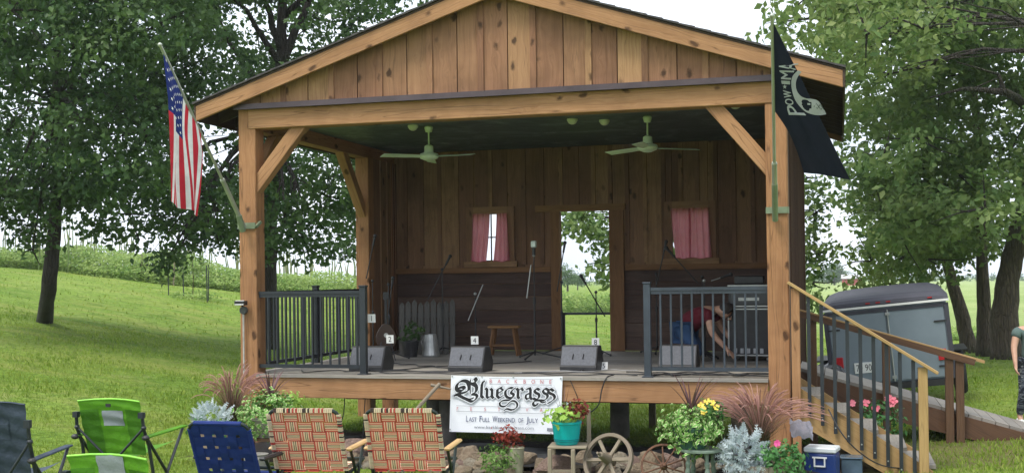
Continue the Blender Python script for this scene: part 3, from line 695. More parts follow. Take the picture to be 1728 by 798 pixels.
# T4: the group at the right
b4 = PG(1700, 606); D4 = float((b4-EYE)@_f)
tr4 = [b4, PD(1694, 540, D4), PD(1702, 470, D4), PD(1716, 400, D4), PD(1733, 320, D4), PD(1752, 230, D4), PD(1768, 120, D4), PD(1780, 0, D4)]
hol4 = [(1412, 385, 72), (1420, 320, 45), (1395, 470, 50), (1700, 430, 20), (1475, 205, 7), (1560, 50, 6)]
c4 = scatter([(1600,-150), (1860,-150), (1880,420), (1740,400), (1690,410), (1640,400), (1600,340), (1560,200)], 70, D4-4, D4+2.5, .6, .95, hol4)
tree('maple_tree', 'thick grey-brown trunk leaning right behind the walking person', b4, tr4, .28, c4, LM, BARK_M, [3, 20], dens=1.15, leaf=.15)
b5 = PG(1661, 600); D5 = float((b5-EYE)@_f)
tr5 = [b5, PD(1660, 520, D5), PD(1657, 430, D5), PD(1656, 330, D5), PD(1650, 230, D5), PD(1640, 120, D5), PD(1630, 0, D5)]
c5 = scatter([(1400,-150), (1640,-150), (1660,300), (1640,400), (1560,420), (1470,400), (1445,300), (1440,180), (1400,90)], 80, D5-5, D5+1, .6, .95, hol4)
tree('maple_tree', 'straight slim trunk standing tight against the leaning thick one', b5, tr5, .15, c5, LM, BARK_M, [1, 23, 60], dens=1.2, leaf=.15)
b6 = PG(1636, 594); D6 = float((b6-EYE)@_f)
tr6 = [b6, PD(1625, 540, D6), PD(1608, 480, D6), PD(1592, 420, D6), PD(1580, 350, D6), PD(1570, 270, D6), PD(1560, 190, D6)]
c6 = scatter([(1475,330), (1660,300), (1680,410), (1600,440), (1560,450), (1480,460), (1470,430)], 42, D6-4, D6+1, .4, .7, hol4)
c6 += [(1455,478,D6-3,.3), (1475,488,D6-3,.25), (1500,478,D6-2,.35), (1540,480,D6-2,.3), (1690,380,D6,.3), (1700,400,D6,.22)]
tree('maple_tree', 'trunk leaning left behind the enclosed trailer', b6, tr6, .17, c6, LB, BARK_M, [2, 9, 18, 27, 36, 43], dens=1.7, leaf=.14)
# crown reaching in over the roof's right corner, bright loose leaves
bx_ = np.array([13.5, 9.5, gz(13.5, 9.5)]); cx = scatter([(1275,15), (1400,-60), (1560,-60), (1560,120), (1450,150), (1400,110), (1340,75)], 34, 17.5, 22, .35, .6, [(1475, 205, 8), (1345, 110, 14), (1500, 20, 10)])
tree('walnut_tree', 'light leafy boughs reaching over the right roof corner', bx_, [bx_, bx_+[0, 0, 1.5], bx_+[-.1, .1, 3], bx_+[-.3, 0, 5], bx_+[-.6, .1, 7], bx_+[-1.2, 0, 8.5]], .22, cx, LB, BARK_M, [2, 8, 14, 20, 28], dens=.9, leaf=.14)
# dark bare limb crossing in front of the right-hand crowns
m0 = MB(tuple(b4)); q = D4-3.6
limb(m0, PD(1775, 200, D4-1), PD(1695, 155, q), .11, .07, 0, 5); limb(m0, PD(1695, 155, q), PD(1625, 150, q), .07, .035, 0, 4); limb(m0, PD(1625, 150, q), PD(1570, 165, q), .035, .015, 0, 4)
limb(m0, PD(1695, 155, q), PD(1685, 125, q), .05, .03, 0, 3); limb(m0, PD(1685, 125, q), PD(1615, 105, q), .03, .012, 0, 4); limb(m0, PD(1640, 150, q), PD(1690, 130, q), .02, .01, 0, 3)
m0.build('bough', BARK_D, bpy.data.objects['maple_tree'], smooth=True)
# T5: behind the stage, seen through the door and past the right wall
b7 = np.array([4.2, 14.5, gz(4.2, 14.5)])
c7 = [(965,366,26,.22), (985,362,26,.25), (1008,366,26,.3), (1030,378,26,.35), (1012,398,26,.2), (1030,410,26,.28), (1038,440,26,.35), (1018,455,25.5,.2), (1034,478,26,.28), (965,386,25.5,.13), (990,384,25.5,.12), (1085,400,26,.5), (1120,350,26,.9), (1150,300,26,1.2), (1200,330,26,1.3), (1260,330,26,.9), (1300,400,26,.7), (1310,320,26,.6)]
c7 += [(1362,300,25.5,.4), (1372,330,25.5,.4), (1375,360,25.5,.4), (1372,395,25.5,.28), (1370,420,25.5,.4), (1380,445,25.5,.35), (1365,475,25.5,.4), (1378,500,25.5,.25), (1362,530,25.5,.3), (1350,400,25.5,.4), (1350,450,25.5,.4), (1384,420,25.5,.12), (1085,470,26,.45), (1110,430,26,.8)]
tree('oak_tree', 'low spreading tree behind the stage, its boughs filling the doorway', b7, [b7, b7+[0, 0, 1], b7+[.1, 0, 2], b7+[0, .1, 3], b7+[.1, 0, 4]], .24, c7, LM, BARK_M, [1, 3, 5, 6, 13, 16, 18, 20, 22], dens=1.35, leaf=.15)
# a beech further off on the left edge, closing the gap beyond the frame
# ------------------------------------------------------------------ weeds, corn, far trees
WEED = leafmat('weed_leaves', (.13,.25,.05), (.25,.38,.09), (.38,.48,.15), .4)
def strip(name, label, pts, n, hfun, size, mat, wid=2.2, cat='weeds'):
    P = np.array([PG(u, v, 15, 120) for u, v in pts]); t = rng.uniform(0, len(P)-1.001, n); i = t.astype(int); f = (t-i)[:, None]
    B = P[i]*(1-f)+P[i+1]*f; away = (B-EYE); away[:, 2] = 0; away /= np.linalg.norm(away, axis=1)[:, None]
    dd = rng.uniform(0, 1, n)**1.3*wid; B = B+away*dd[:, None]; h = hfun(B, dd)*rng.uniform(0, 1, n)**.8
    B[:, 2] = gz(B[:, 0], B[:, 1])+h; N = np.tile([0, 0, 1.], (n, 1))+away*-.6
    o = leaf_mesh(name, leaves(B, N, size, up=.3), mat); return tag(o, label, cat, kind='stuff')
def bumpy(base, amp):
    return lambda B, d: (base+amp*(np.sin(B[:, 0]*1.7)+np.sin(B[:, 0]*.63+1)+np.sin(B[:, 1]*1.1+2))/3)*np.clip(.35+d/1.2, 0, 1)
strip('weeds', 'tall tangled green weeds along the top edge of the left lawn', [(-80,445), (0,452), (100,458), (200,472), (300,483), (400,493), (520,500), (640,505)], 42000, bumpy(.85, .4), .11, WEED, 4.)
strip('weeds', 'green field edge seen through the stage doorway', [(880,530), (960,529), (1040,527), (1140,525)], 9000, bumpy(.9, .15), .15, WEED, 4.)
strip('weeds', 'rough grass and weeds behind the trailer along the hayfield', [(1340,545), (1420,548), (1520,560), (1600,575), (1700,580), (1790,582)], 9000, bumpy(.4, .12), .10, WEED, 2.)
# upright seed stalks standing out of the weeds
m0 = MB()
for i in range(130):
    u = rnd.uniform(-20, 620); p = PG(u, 452+u*.085, 15, 120); d_ = ray(u, 470); p = p+np.array([d_[0], d_[1], 0])*rnd.uniform(.5, 3.5); z = gz(p[0], p[1]); h = rnd.uniform(1.3, 2.1)
    m0.tube([(p[0], p[1], z), (p[0]+rnd.uniform(-.1, .1), p[1], z+h*.6), (p[0]+rnd.uniform(-.15, .15), p[1], z+h)], [.02, .03, .012], 4)
tag(m0.build('weed_stalks', leafmat('stalk', (.12,.19,.06), (.2,.25,.1), (.26,.27,.12), 0)), 'upright seed stalks standing above the weeds on the hill', 'weeds', kind='stuff')
FAR = leafmat('far_leaves', (.06,.13,.05), (.11,.19,.07), (.15,.22,.09), .3)
def far_tree(u, v, dp, w_, h_, label):
    b = PD(u, v, dp); z = gz(b[0], b[1]); t = root('field_tree', label, 'tree', (b[0], b[1], z), group='far trees beyond the fields')
    MB().tube([(0, 0, -.3), (0, 0, h_*.5)], [h_*.04, h_*.02], 7).build('trunk', BARK_M, t)
    Vs = []
    for i in range(9):
        a = rnd.uniform(0, 6.28); q = rnd.uniform(0, w_*.33); c = (q*math.cos(a), q*math.sin(a), h_*rnd.uniform(.35, .72)); r = w_*rnd.uniform(.2, .3)
        P, N = cloud(c, (r, r, r*.9), 30, 10, r*.22); Vs.append(leaves(P, N, w_*.055))
    leaf_mesh('crown', np.concatenate(Vs), FAR, t)
far_tree(1408, 474, 290, 8.5, 6.2, 'round pale tree standing alone beyond the right-hand hayfield')
far_tree(1425, 474, 300, 5, 3.8, 'smaller round tree tucked beside the lone field tree')
far_tree(958, 500, 120, 2.6, 3.2, 'distant rounded tree seen low through the doorway')
far_tree(975, 500, 150, 2.6, 2.6, 'shorter distant tree right of the rounded one in the doorway')
def hedge(u0, u1, v, dp, h, label):
    Vs = []; n = int((u1-u0)/7)
    for i in range(n):
        p = PD(u0+(u1-u0)*i/n+rnd.uniform(-3, 3), v, dp+rnd.uniform(-10, 10)); z = gz(p[0], p[1]); hh = h*rnd.uniform(.45, 1)
        P, N = cloud((p[0], p[1], z+hh*.5), (hh*.8, hh*.8, hh*.5), 14, 8, hh*.14); Vs.append(leaves(P, N, h*.16))
    tag(leaf_mesh('treeline', np.concatenate(Vs), FAR), label, 'trees', kind='stuff')
hedge(1330, 1800, 470, 400, 3.2, 'hazy hedgerow across the far side of the fields')
hedge(900, 1060, 475, 300, 2.2, 'distant hedgerow seen through the doorway')
# red farm shed
p = PD(1437, 474, 285); fb = root('farm_shed', 'tiny red farm building beyond the hayfield beside the lone tree', 'building', (p[0], p[1], gz(p[0], p[1])))
MB().box(-2.2, 2.2, -1.5, 1.5, -.2, 1.6).build('wall', plain('barn_red', (.30, .05, .04)), fb); MB().poly([(-2.4, -1.7, 1.55), (2.4, -1.7, 1.55), (2.4, 0, 2.5), (-2.4, 0, 2.5)], .08, (0, 0, 1)).poly([(-2.4, 1.7, 1.55), (2.4, 1.7, 1.55), (2.4, 0, 2.51), (-2.4, 0, 2.51)], .08, (0, 0, 1)).build('roof', plain('tin_roof', (.4, .4, .4)), fb)
# caged sapling on the left lawn
b = PG(325, 505); sg = root('sapling', 'young sapling with thin yellow-green leaves inside a ring of stakes', 'sapling', tuple(b))
MB().tube([(0, 0, -.05), (.03, 0, .6), (0, .02, 1.3)], [.02, .015, .008], 6).build('trunk', BARK_M, sg)
P, N = cloud((0, 0, 1.05), (.5, .5, .42), 50, 7, .09); P2, N2 = cloud((0, 0, .12), (.75, .75, .14), 40, 8, .08)
leaf_mesh('crown', leaves(P, N, .09), LB, sg); leaf_mesh('weeds', leaves(P2, N2, .1), WEED, sg)
for dx, dy in ((-.72, -.2), (-.52, .35), (.38, .3), (.62, -.2)):
    lb = 'dark metal stake '+('left of the sapling, further forward' if dx < -.6 else 'left of the sapling, set back' if dx < 0 else 'right of the sapling, set back' if dx < .5 else 'right of the sapling, further forward')
    s_ = MB().tube([(0, 0, -.05), (rnd.uniform(-.03, .03), 0, 1.12)], .018, 5).build('stake', BLACKM); s_.location = (b[0]+dx, b[1]+dy, gz(b[0]+dx, b[1]+dy)); tag(s_, lb, 'stake', 'stakes around the sapling')
for u, v in ((238, 474), (293, 482)):
    b = PG(u, v, 15); s_ = MB().tube([(0, 0, -.05), (.05, 0, 1.0)], .04, 6).build('fence_post', W_GREY); s_.location = tuple(b); tag(s_, 'leaning weathered fence post at the edge of the weeds' if u < 260 else 'short weathered fence post half lost in the weeds near the sapling', 'fence post')
# ------------------------------------------------------------------ text helper: flat lettering as mesh data
def text_data(s, size, space=1.0, align='LEFT', sx=1.0):
    c = bpy.data.curves.new('t', 'FONT'); c.body = s; c.size = size; c.space_character = space; c.align_x = align; c.resolution_u = 3
    o = bpy.data.objects.new('t', c); col.objects.link(o); dg = bpy.context.evaluated_depsgraph_get(); dg.update()
    me = bpy.data.meshes.new_from_object(o.evaluated_get(dg)); V = [(v.co.x*sx, v.co.y) for v in me.vertices]; F = [list(p.vertices) for p in me.polygons]
    bpy.data.objects.remove(o); bpy.data.curves.remove(c); bpy.data.meshes.remove(me); return V, F
def put_text(mb, td, fn): mb.add([fn(x, y) for x, y in td[0]], td[1]); return mb
# ------------------------------------------------------------------ curtains at the two windows
def curtain_mat():
    t = NT('red_gingham'); uv = t.n('UVMap'); sx = t.n('SeparateXYZ', {0: uv})
    a = t.math('GREATER_THAN', t.math('FRACT', t.math('MULTIPLY', (sx, 0), 45.)), .5); b = t.math('GREATER_THAN', t.math('FRACT', t.math('MULTIPLY', (sx, 1), 45.)), .5)
    c = t.ramp(t.math('MULTIPLY', t.math('ADD', a, b), .5), [(.1, (.75,.50,.52)), (.5, (.55,.17,.21)), (.9, (.42,.05,.09))])
    t.color(c); t.trans(c, .75); return t.m
CURT = curtain_mat()
def curtain(x0, x1, b0, b1, label):
    """hangs from x0..x1 at the rod, gathers to b0..b1 lower down"""
    nx_, nz_ = 26, 16; vs = []; uvs = []; fs = []; fu = []
    for j in range(nz_+1):
        t = j/nz_; k = t**1.5
        for i in range(nx_+1):
            s_ = i/nx_; x = (x0+(x1-x0)*s_)*(1-k)+(b0+(b1-b0)*s_)*k
            vs.append((x, -.105+.014*math.sin(s_*22+t*1.5)+.006*math.sin(s_*41), WZ1+.01-(WZ1-WZ0+.03)*t+.008*math.sin(s_*9)*t)); uvs.append((s_*.5, t))
    for j in range(nz_):
        for i in range(nx_): f = (j*(nx_+1)+i, j*(nx_+1)+i+1, (j+1)*(nx_+1)+i+1, (j+1)*(nx_+1)+i); fs.append(f); fu.append([uvs[q] for q in f])
    o = MB((0, 0, 0)).add(vs, fs, fu).build('curtain', CURT, smooth=True); o.location = (0, D, 0); return tag(o, label, 'curtain', 'red checked curtains')
a, b = WIN[0]
curtain(a+.0, a+.27, a-.04, a+.21, 'red checked curtain drawn to the left of the open gap in the part-open window')
curtain(b-.15, b+.01, b-.21, b+.05, 'red checked curtain to the right of the open gap in the part-open window')
a, b = WIN[1]
curtain(a-.01, (a+b)/2+.02, a+.05, (a+b)/2+.01, 'red checked curtain, left half of the fully covered window')
curtain((a+b)/2-.02, b+.01, (a+b)/2-.02, b+.05, 'red checked curtain, right half of the fully covered window')
# ------------------------------------------------------------------ ceiling fans and lights
def fan(name, label, x, y, rz, tilt=0):
    f = root(name, label, 'ceiling fan', (x, y, HC), rz, 'pale ceiling fans')
    MB().lathe([(.045, -.002), (.055, -.02), (.04, -.075), (.012, -.08)], 18).build('canopy', FANM, f, smooth=False); MB().tube([(0, 0, -.08), (0, 0, -.26)], .011).build('rod', FANM, f)
    MB().lathe([(.03, -.235), (.055, -.25), (.06, -.33), (.11, -.345), (.125, -.375), (.11, -.405), (.05, -.43), (.02, -.435)], 24).build('motor', FANM, f)
    for k in range(3):
        a = k*2*math.pi/3; c, s_ = math.cos(a), math.sin(a); m0 = MB(); vs = []
        for r, w_, z in ((.12, .035, -.385), (.2, .045, -.385), (.3, .062, -.388), (.64, .062, -.395)):
            for e in (-1, 1): vs.append((c*r-s_*w_*e, s_*r+c*w_*e, z+e*.012))
        n = len(vs); vs += [(x_, y_, z_+.006) for x_, y_, z_ in vs]
        fs = [(0, 1, 3, 2), (2, 3, 5, 4), (4, 5, 7, 6)]; fs = fs+[tuple(q+n for q in reversed(f_)) for f_ in fs]+[(6, 7, 7+n, 6+n), (1, 0, n, 1+n), (0, 2, 2+n, n), (2, 4, 4+n, 2+n), (4, 6, 6+n, 4+n), (3, 1, 1+n, 3+n), (5, 3, 3+n, 5+n), (7, 5, 5+n, 7+n)]
        m0.add(vs, fs).build('blade', FANM, f)
fan('ceiling_fan', 'pale ceiling fan coloured as in greenish light, over the picket panel side of the stage', 1.75, 1.66, R(-14)); fan('ceiling_fan', 'pale ceiling fan coloured as in greenish light, over the railing and amplifier side', 4.5, 1.70, R(28))
for x, y, lb in ((3.60, 1.62, 'small dome light on the dark ceiling midway between the fans'), (3.95, 1.85, 'small dome light nearest the fan over the amplifier side'), (1.60, 1.5, 'small dome light beside the mount of the fan over the picket panel'), (5.35, .95, 'small dome light in the ceiling corner behind the diagonal brace'), (5.6, .98, 'small dome light nearest the right timber post')):
    o = MB().lathe([(.065, -.001), (.065, -.02), (.06, -.03), (.045, -.055), (.02, -.068), (.002, -.07)], 18).build('ceiling_light', LAMPM, smooth=False); o.location = (x, y, HC); tag(o, lb, 'ceiling light', 'dome lights in the ceiling')
# ------------------------------------------------------------------ stage gear
def wedge(x, y, rz, label):
    w_ = root('stage_monitor', label, 'speaker', (x, y, .004), rz, 'floor monitors along the stage front')
    # local: faces -Y (audience) with its sloping back, width along X
    prof = [(-.15, 0.0), (.17, 0.0), (.20, .10), (.09, .285), (-.05, .285), (-.15, .05)]; n = len(prof); hw = .215
    vs = [(-hw, p[0], p[1]) for p in prof]+[(hw, p[0], p[1]) for p in prof]
    fs = [tuple(range(n))[::-1], tuple(range(n, 2*n))]+[(i, (i+1) % n, n+(i+1) % n, n+i) for i in range(n)]
    MB().add(vs, fs).build('cabinet', BLKPL, w_, bevel=.008)
    d = Vector((0, .10, .235)).normalized(); nrm = Vector((0, -.92, .39)); a0 = Vector((0, -.143, .068)); a1 = Vector((0, -.058, .270))
    g_ = MB().add([(-.2, a0.y-.006, a0.z), (.2, a0.y-.006, a0.z), (.2, a1.y-.006, a1.z), (-.2, a1.y-.006, a1.z)], [(0, 1, 2, 3)]).build('grille', GRILL, w_)
    for s_ in (-.07, .05):
        c = a0.lerp(a1, .35); e = a0.lerp(a1, .62); MB().tube([(s_-.0, c.y-.012, c.z), (s_+.006, e.y-.012, e.z)], .007, 6).build('slot', INK, g_)
    MB().tube([(.06, -.151, .02), (.05, -.19, .012), (.02, -.22, .01), (-.1, -.20, .009)], .007, 6).build('plug', INK, w_)
for u, v, rz, lb in ((617, 627, -.05, 'black wedge monitor behind the left railing end post'), (786, 628, -.08, 'black wedge monitor directly above the banner'), (976, 627, -.05, 'black wedge monitor between the banner and the right railing'), (1143, 626, -.02, 'black wedge monitor behind the bars of the right railing')):
    p = PZ(u, v, 0); wedge(p[0], p[1]+.16, rz, lb)
def stand(label, base, h, boom=None, tip=None, mic=True, legs=.27, col_=BLKPL, clip=False, top=None):
    """tripod mic stand; boom/tip: world points of the boom's two ends"""
    s_ = root('mic_stand', label, 'microphone stand', base, 0, 'microphone stands')
    B = Vector(base); m0 = MB().tube([(0, 0, .05), (0, 0, h*.55)], .012).tube([(0, 0, h*.55), (0, 0, h)], .008); m0.lathe([(.018, h*.53), (.02, h*.58), (.012, h*.6)], 10); m0.build('pole', col_, s_)
    a0 = rnd.uniform(0, 2)
    for k in range(3):
        a = a0+k*2.094; MB().tube([(0, 0, .10), (math.cos(a)*legs, math.sin(a)*legs, .018)], .010, 6).ball((math.cos(a)*legs, math.sin(a)*legs, .018), .016, 6).build('leg', col_, s_)
    if boom is not None:
        p = Vector(boom)-B; q = Vector(tip)-B; MB().tube([p, q], .008, 8).ball(Vector((0, 0, h)), .022, 8).build('boom', STEEL if clip else col_, s_)
        d = (q-p).normalized()
        if mic: mc = MB().tube([q-d*.02, q+d*.10], [.014, .018], 10).ball(q+d*.12, .026, 10).build('microphone', BLKPL, s_)
    if top: top(s_, h)
    return s_
def P3(u, v, p): return tuple(PD(u, v, float((np.array(p)-EYE)@_f)))
def base(u, v): p = PZ(u, v, 0); return (float(p[0]), float(p[1]), .004)
b = base(630, 600); stand('mic stand rising beside the left timber mid post, boom nearly upright', b, 1.05, P3(618, 470, b), P3(630, 412, b))
b = base(657, 606); stand('mic stand with short upright boom in front of the picket panel', b, 1.0, P3(655, 530, b), P3(661, 484, b))
b = (1.25, 3.6, .004); stand('dark mic stand behind the picket panel with boom slanting up to the right', b, 1.2, P3(722, 505, b), P3(753, 445, b))
b = base(803, 597); stand('mic stand with pale slanting boom in front of the wooden stool', b, .85, P3(790, 541, b), P3(815, 480, b), clip=True, mic=False)
def condenser(s_, h): MB().tube([(0, 0, h-.0), (0, 0, h+.10)], .022, 12).build('shock_mount', BLKPL, s_); MB().box(-.035, .035, -.025, .025, h+.10, h+.19).build('microphone', plain('silver_mic', (.5, .55, .5), .4, .4), s_, bevel=.01)
b = base(903, 606); stand('tallest mic stand, silver microphone on top, at the middle of the stage', b, 1.36, P3(889, 503, b), P3(896, 447, b), mic=False, top=condenser, legs=.33, clip=True)
b = base(949, 598); stand('slim mic stand against the left side of the doorway', b, 1.0, P3(940, 492, b), P3(951, 424, b))
b = base(1007, 600); stand('mic stand standing in the open doorway with boom slanting down right', b, .86, P3(1021, 534, b), P3(988, 478, b))
b = base(1109, 597); stand('mic stand left of the curtained window behind the railing, boom upright', b, 1.1, P3(1108, 480, b), P3(1121, 422, b))
b = (4.95, 3.3, .004); stand('mic stand under the curtained window with boom slanting down right', b, 1.05, P3(1178, 478, b), P3(1135, 430, b))
b = (5.05, 2.6, .004); stand('low mic stand with level silver microphone beside the amplifier rack', b, 1.0, P3(1200, 474, b), P3(1218, 468, b), clip=True)
# number cards
CARD = []
def card(ch, u, v, dp, label, flat=False, sz=.088):
    p = PD(u, v, dp) if not flat else PZ(u, v, .05)
    o = root('number_card', label, 'number card', tuple(p), 0, 'white number cards', rot=((R(8), 0, R(8)) if not flat else (R(-30), 0, R(6))))
    MB().box(-sz/2, sz/2, 0, .003, -sz*.55, sz*.55).build('card', WHITEC, o)
    V, F = text_data(ch, sz*1.0, align='CENTER'); MB().add([(x*.9, -.002, y-sz*.34) for x, y in V], F).build('digit', INK, o)
card('1', 627, 537, 13.6, 'white card reading 1 beside the left timber mid post')
card('2', 658, 572, 14.0, 'white card reading 2 on the mic stand by the picket panel')
card('4', 801, 574, 14.05, 'white card reading 4 over the monitor above the banner')
card('8', 1005, 577, 13.95, 'white card reading 8 on the stand in the doorway')
card('5', 1019, 617, 13.0, 'white card reading 5 lying tipped on the deck by a monitor', True)
# stool
b = base(852, 600); s0 = root('wooden_stool', 'low brown wooden bench stool against the back wall', 'stool', (b[0], b[1], .004), R(4))
MB().box(-.22, .22, -.11, .11, .375, .41).build('seat', W_INT_TRIM, s0, bevel=.01)
for sx in (-1, 1):
    for sy in (-1, 1): MB().beam((sx*.14, sy*.06, .375), (sx*.20, sy*.11, 0), .04, .04, w1=.03, h1=.03).build('leg', W_INT_TRIM, s0)
MB().beam((-.17, 0, .14), (.17, 0, .14), .025, .03).build('stretcher', W_INT_TRIM, s0)
# picket panel
pf = root('picket_panel', 'short section of weathered grey picket fence leaning on the back corner', 'fence panel', (1.03, 3.55, .004), R(13))
for i in range(9):
    x = -.36+i*.09; h = .74+.04*((i*7) % 3)/2
    MB().add([(x-.038, 0, 0), (x+.038, 0, 0), (x+.038, .05, h-.05), (x, .053, h), (x-.038, .05, h-.05)]+[(x-.038, .02, 0), (x+.038, .02, 0), (x+.038, .07, h-.05), (x, .073, h), (x-.038, .07, h-.05)],
             [(0, 1, 2, 3, 4), (9, 8, 7, 6, 5), (0, 5, 6, 1), (1, 6, 7, 2), (2, 7, 8, 3), (3, 8, 9, 4), (4, 9, 5, 0)], [[(p_[1], p_[0]) for p_ in [(0, 0)]*0] or [(0, 0), (0, .08), (.7, .08), (.75, .04), (.7, 0)]]*2+[[(0, 0), (0, .02), (.7, .02), (.7, 0)]]*5).build('picket', W_OLDWHITE, pf)
MB().box(-.4, .4, .04, .06, .18, .25).build('rail', W_OLDWHITE, pf); MB().box(-.4, .4, .07, .09, .52, .59).build('rail', W_OLDWHITE, pf)
# metal can, potted plant, instrument in front of the panel
cn = root('milk_can', 'dull silver metal can in front of the picket panel', 'metal can', (1.22, 3.15, .004))
MB().lathe([(.12, 0), (.125, .02), (.10, .22), (.085, .30), (.088, .305), (.08, .305), (.078, .28)], 22).build('body', plain('dull_tin', (.42, .43, .42), .4, .6, .3, 6, .2), cn, smooth=False); MB().tube([(-.09, 0, .28), (-.13, 0, .2), (-.11, 0, .1)], .008, 6).build('handle', STEEL, cn)
pp = root('potted_plant', 'dark potted leafy plant beside the metal can on stage', 'potted plant', (.98, 3.0, .004)); MB().lathe([(.09, 0), (.12, .2), (.13, .2), (.13, .22), (.1, .22)], 18).build('pot', BLKPL, pp)
P, N = cloud((0, 0, .34), (.17, .17, .14), 26, 6, .03); leaf_mesh('foliage', leaves(P, N, .06), LD, pp)
mi = root('mandolin', 'dark mandolin resting on a small floor stand by the picket panel', 'instrument', (.88, 2.35, .004), R(20))
MB().add([(.14*math.cos(a)*(1-.25*max(0, math.sin(a))), y, .30+.19*math.sin(a)) for y in (0, .05) for a in [k*math.pi/9 for k in range(18)]], [tuple(range(18)), tuple(range(18, 36))[::-1]]+[(i+18, (i+1) % 18+18, (i+1) % 18, i) for i in range(18)]).build('body', plain('dark_sunburst', (.05, .025, .015), .25), mi, bevel=.008)
MB().box(-.017, .017, .0, .03, .47, .80).box(-.035, .035, .0, .025, .80, .90).build('neck', BLKPL, mi); MB().lathe([(.03, 0), (.03, .003)], 14, (0, -.001, .33), (0, -1, 0)).build('sound_hole', plain('ivory', (.5, .5, .45)), mi)
MB().tube([(0, .1, .5), (-.12, -.08, 0)], .008, 6).tube([(0, .1, .5), (.12, -.08, 0)], .008, 6).tube([(0, .1, .5), (0, .18, 0)], .008, 6).tube([(-.1, -.06, .08), (.1, -.06, .08)], .008, 6).build('stand_frame', BLKPL, mi)
# amplifier rack
ar = root('amplifier_rack', 'tall black road case amplifier rack with silver edges behind the right railing', 'amplifier', (5.63, 2.75, .004), R(-4))
MB().box(-.27, .27, -.22, .22, .06, .66).build('lower_case', BLKPL, ar, bevel=.006); MB().box(-.265, .265, -.215, .215, .665, .95).build('upper_case', BLKPL, ar, bevel=.006)
m0 = MB()
for z in (.075, .645, .68, .935): m0.box(-.272, .272, -.228, -.218, z-.008, z+.008)
for x in (-.265, .265): m0.box(x-.009, x+.009, -.229, -.2185, .067, .637)
m0.build('trim', STEEL, ar); MB().box(-.235, .235, -.226, -.221, .71, .90).build('front_panel', plain('rack_face', (.05, .055, .06), .4), ar)
m0 = MB()
for i in range(6): m0.lathe([(.016, 0), (.014, .02)], 12, (-.19+i*.075, -.2265, .865), (0, -1, 0))
m0.build('knobs', plain('knob_grey', (.3, .3, .3)), ar); MB().box(-.14, .12, -.236, -.2265, .745, .79).build('handle', STEEL, ar, bevel=.004)
for x in (-.2, .2):
    for y in (-.15, .15): MB().lathe([(.03, -.012), (.03, .012)], 14, (x, y, .03), (1, 0, 0)).build('caster', plain('caster_grey', (.25, .25, .25)), ar)
m0 = MB()
for i in range(5): m0.box(-.2+i*.08, -.16+i*.08, -.245, -.22, .10, .16)
m0.build('connectors', plain('connector_silver', (.35, .36, .38), .4, .5), ar)
o = MB().box(-.18, .18, -.12, .12, 0, .10).build('mixer', BLKPL, bevel=.01); o.location = (5.6, 2.75, .958); tag(o, 'small black box lying on top of the amplifier rack', 'mixer')
# cables trailing over the deck and down the front
def cable(pts, label, r=.007, mat=BLKPL):
    P = [Vector(p) for p in pts]; out = []
    for i in range(len(P)-1):
        p0 = P[max(i-1, 0)]; p1 = P[i]; p2 = P[i+1]; p3 = P[min(i+2, len(P)-1)]
        for j in range(6):
            t = j/6; out.append(.5*((2*p1)+(p2-p0)*t+(2*p0-5*p1+4*p2-p3)*t*t+(3*p1-p0-3*p2+p3)*t**3))
    out.append(P[-1]); o = MB().tube(out, r, 6).build('cable', mat, smooth=True); return tag(o, label, 'cable', 'stage cables')
def wander(x0, y0, x1, y1, n, amp): return [(x0+(x1-x0)*i/n, min(max(y0+(y1-y0)*i/n+rnd.uniform(-amp, amp), -.02), 4.4), .013+.004*rnd.random()) for i in range(n+1)]
cable(wander(1.3, .45, 6.0, .3, 22, .12), 'long black cable snaking along the front edge of the deck')
cable(wander(1.6, .2, 4.6, .2, 16, .10), 'black cable running under the monitors above the banner')
cable(wander(4.6, .25, 5.95, .3, 14, .16), 'looped black cable on the deck below the right railing')
cable(wander(4.4, .6, 6.0, .5, 12, .2), 'second looped cable on the deck behind the right railing'); cable(wander(.6, .25, 2.4, .6, 12, .15), 'black cable on the deck below the left railing')
cable(wander(2.9, 2.1, 1.6, .6, 8, .12), 'black cable running from the tallest mic stand to the monitors'); cable(wander(3.5, 3.0, 3.9, .6, 8, .15), 'black cable running from the doorway stand to a monitor')
cable(wander(1.0, 1.9, 2.2, .9, 8, .12), 'black cable running from the picket panel stand'); cable(wander(3.2, .4, 4.5, .9, 8, .15), 'grey cable curling behind the monitor by the card reading 5', .006, plain('grey_cable', (.3, .3, .3)))
for k in range(3): cable([(5.0+.3*k+.13*math.cos(a)*(1+.1*k), .30+.05*math.sin(a*1.0), .016+.002*k) for a in [q*.7 for q in range(14)]], ('coiled', 'twice-coiled', 'loosely coiled')[k]+' black cable below the right railing, '+('beside its corner post', 'at mid span', 'nearest the amplifier rack')[k], .007)
cable([(4.35, .1, .02), (4.3, -.05, 0), (4.25, -.06, -.12), (4.2, -.05, -.3), (4.0, .1, -.42), (3.8, .3, -.40)], 'black cable dropping over the rim beam right of the banner')
cable([(3.9, -.04, -.02), (3.98, -.05, -.2), (4.0, .05, -.36)], 'short thin cable hanging by the banner edge', .004)
cable([(1.25, .1, -.25), (1.2, .15, -.5), (1.0, .3, -.8), (.8, .4, -.86)], 'thin black cable hanging below the left part of the rim beam', .006); cable([(1.5, .1, -.25), (1.48, .1, -.5), (1.46, .1, -.86)], 'straight thin cable hanging below the left part of the rim beam', .005)
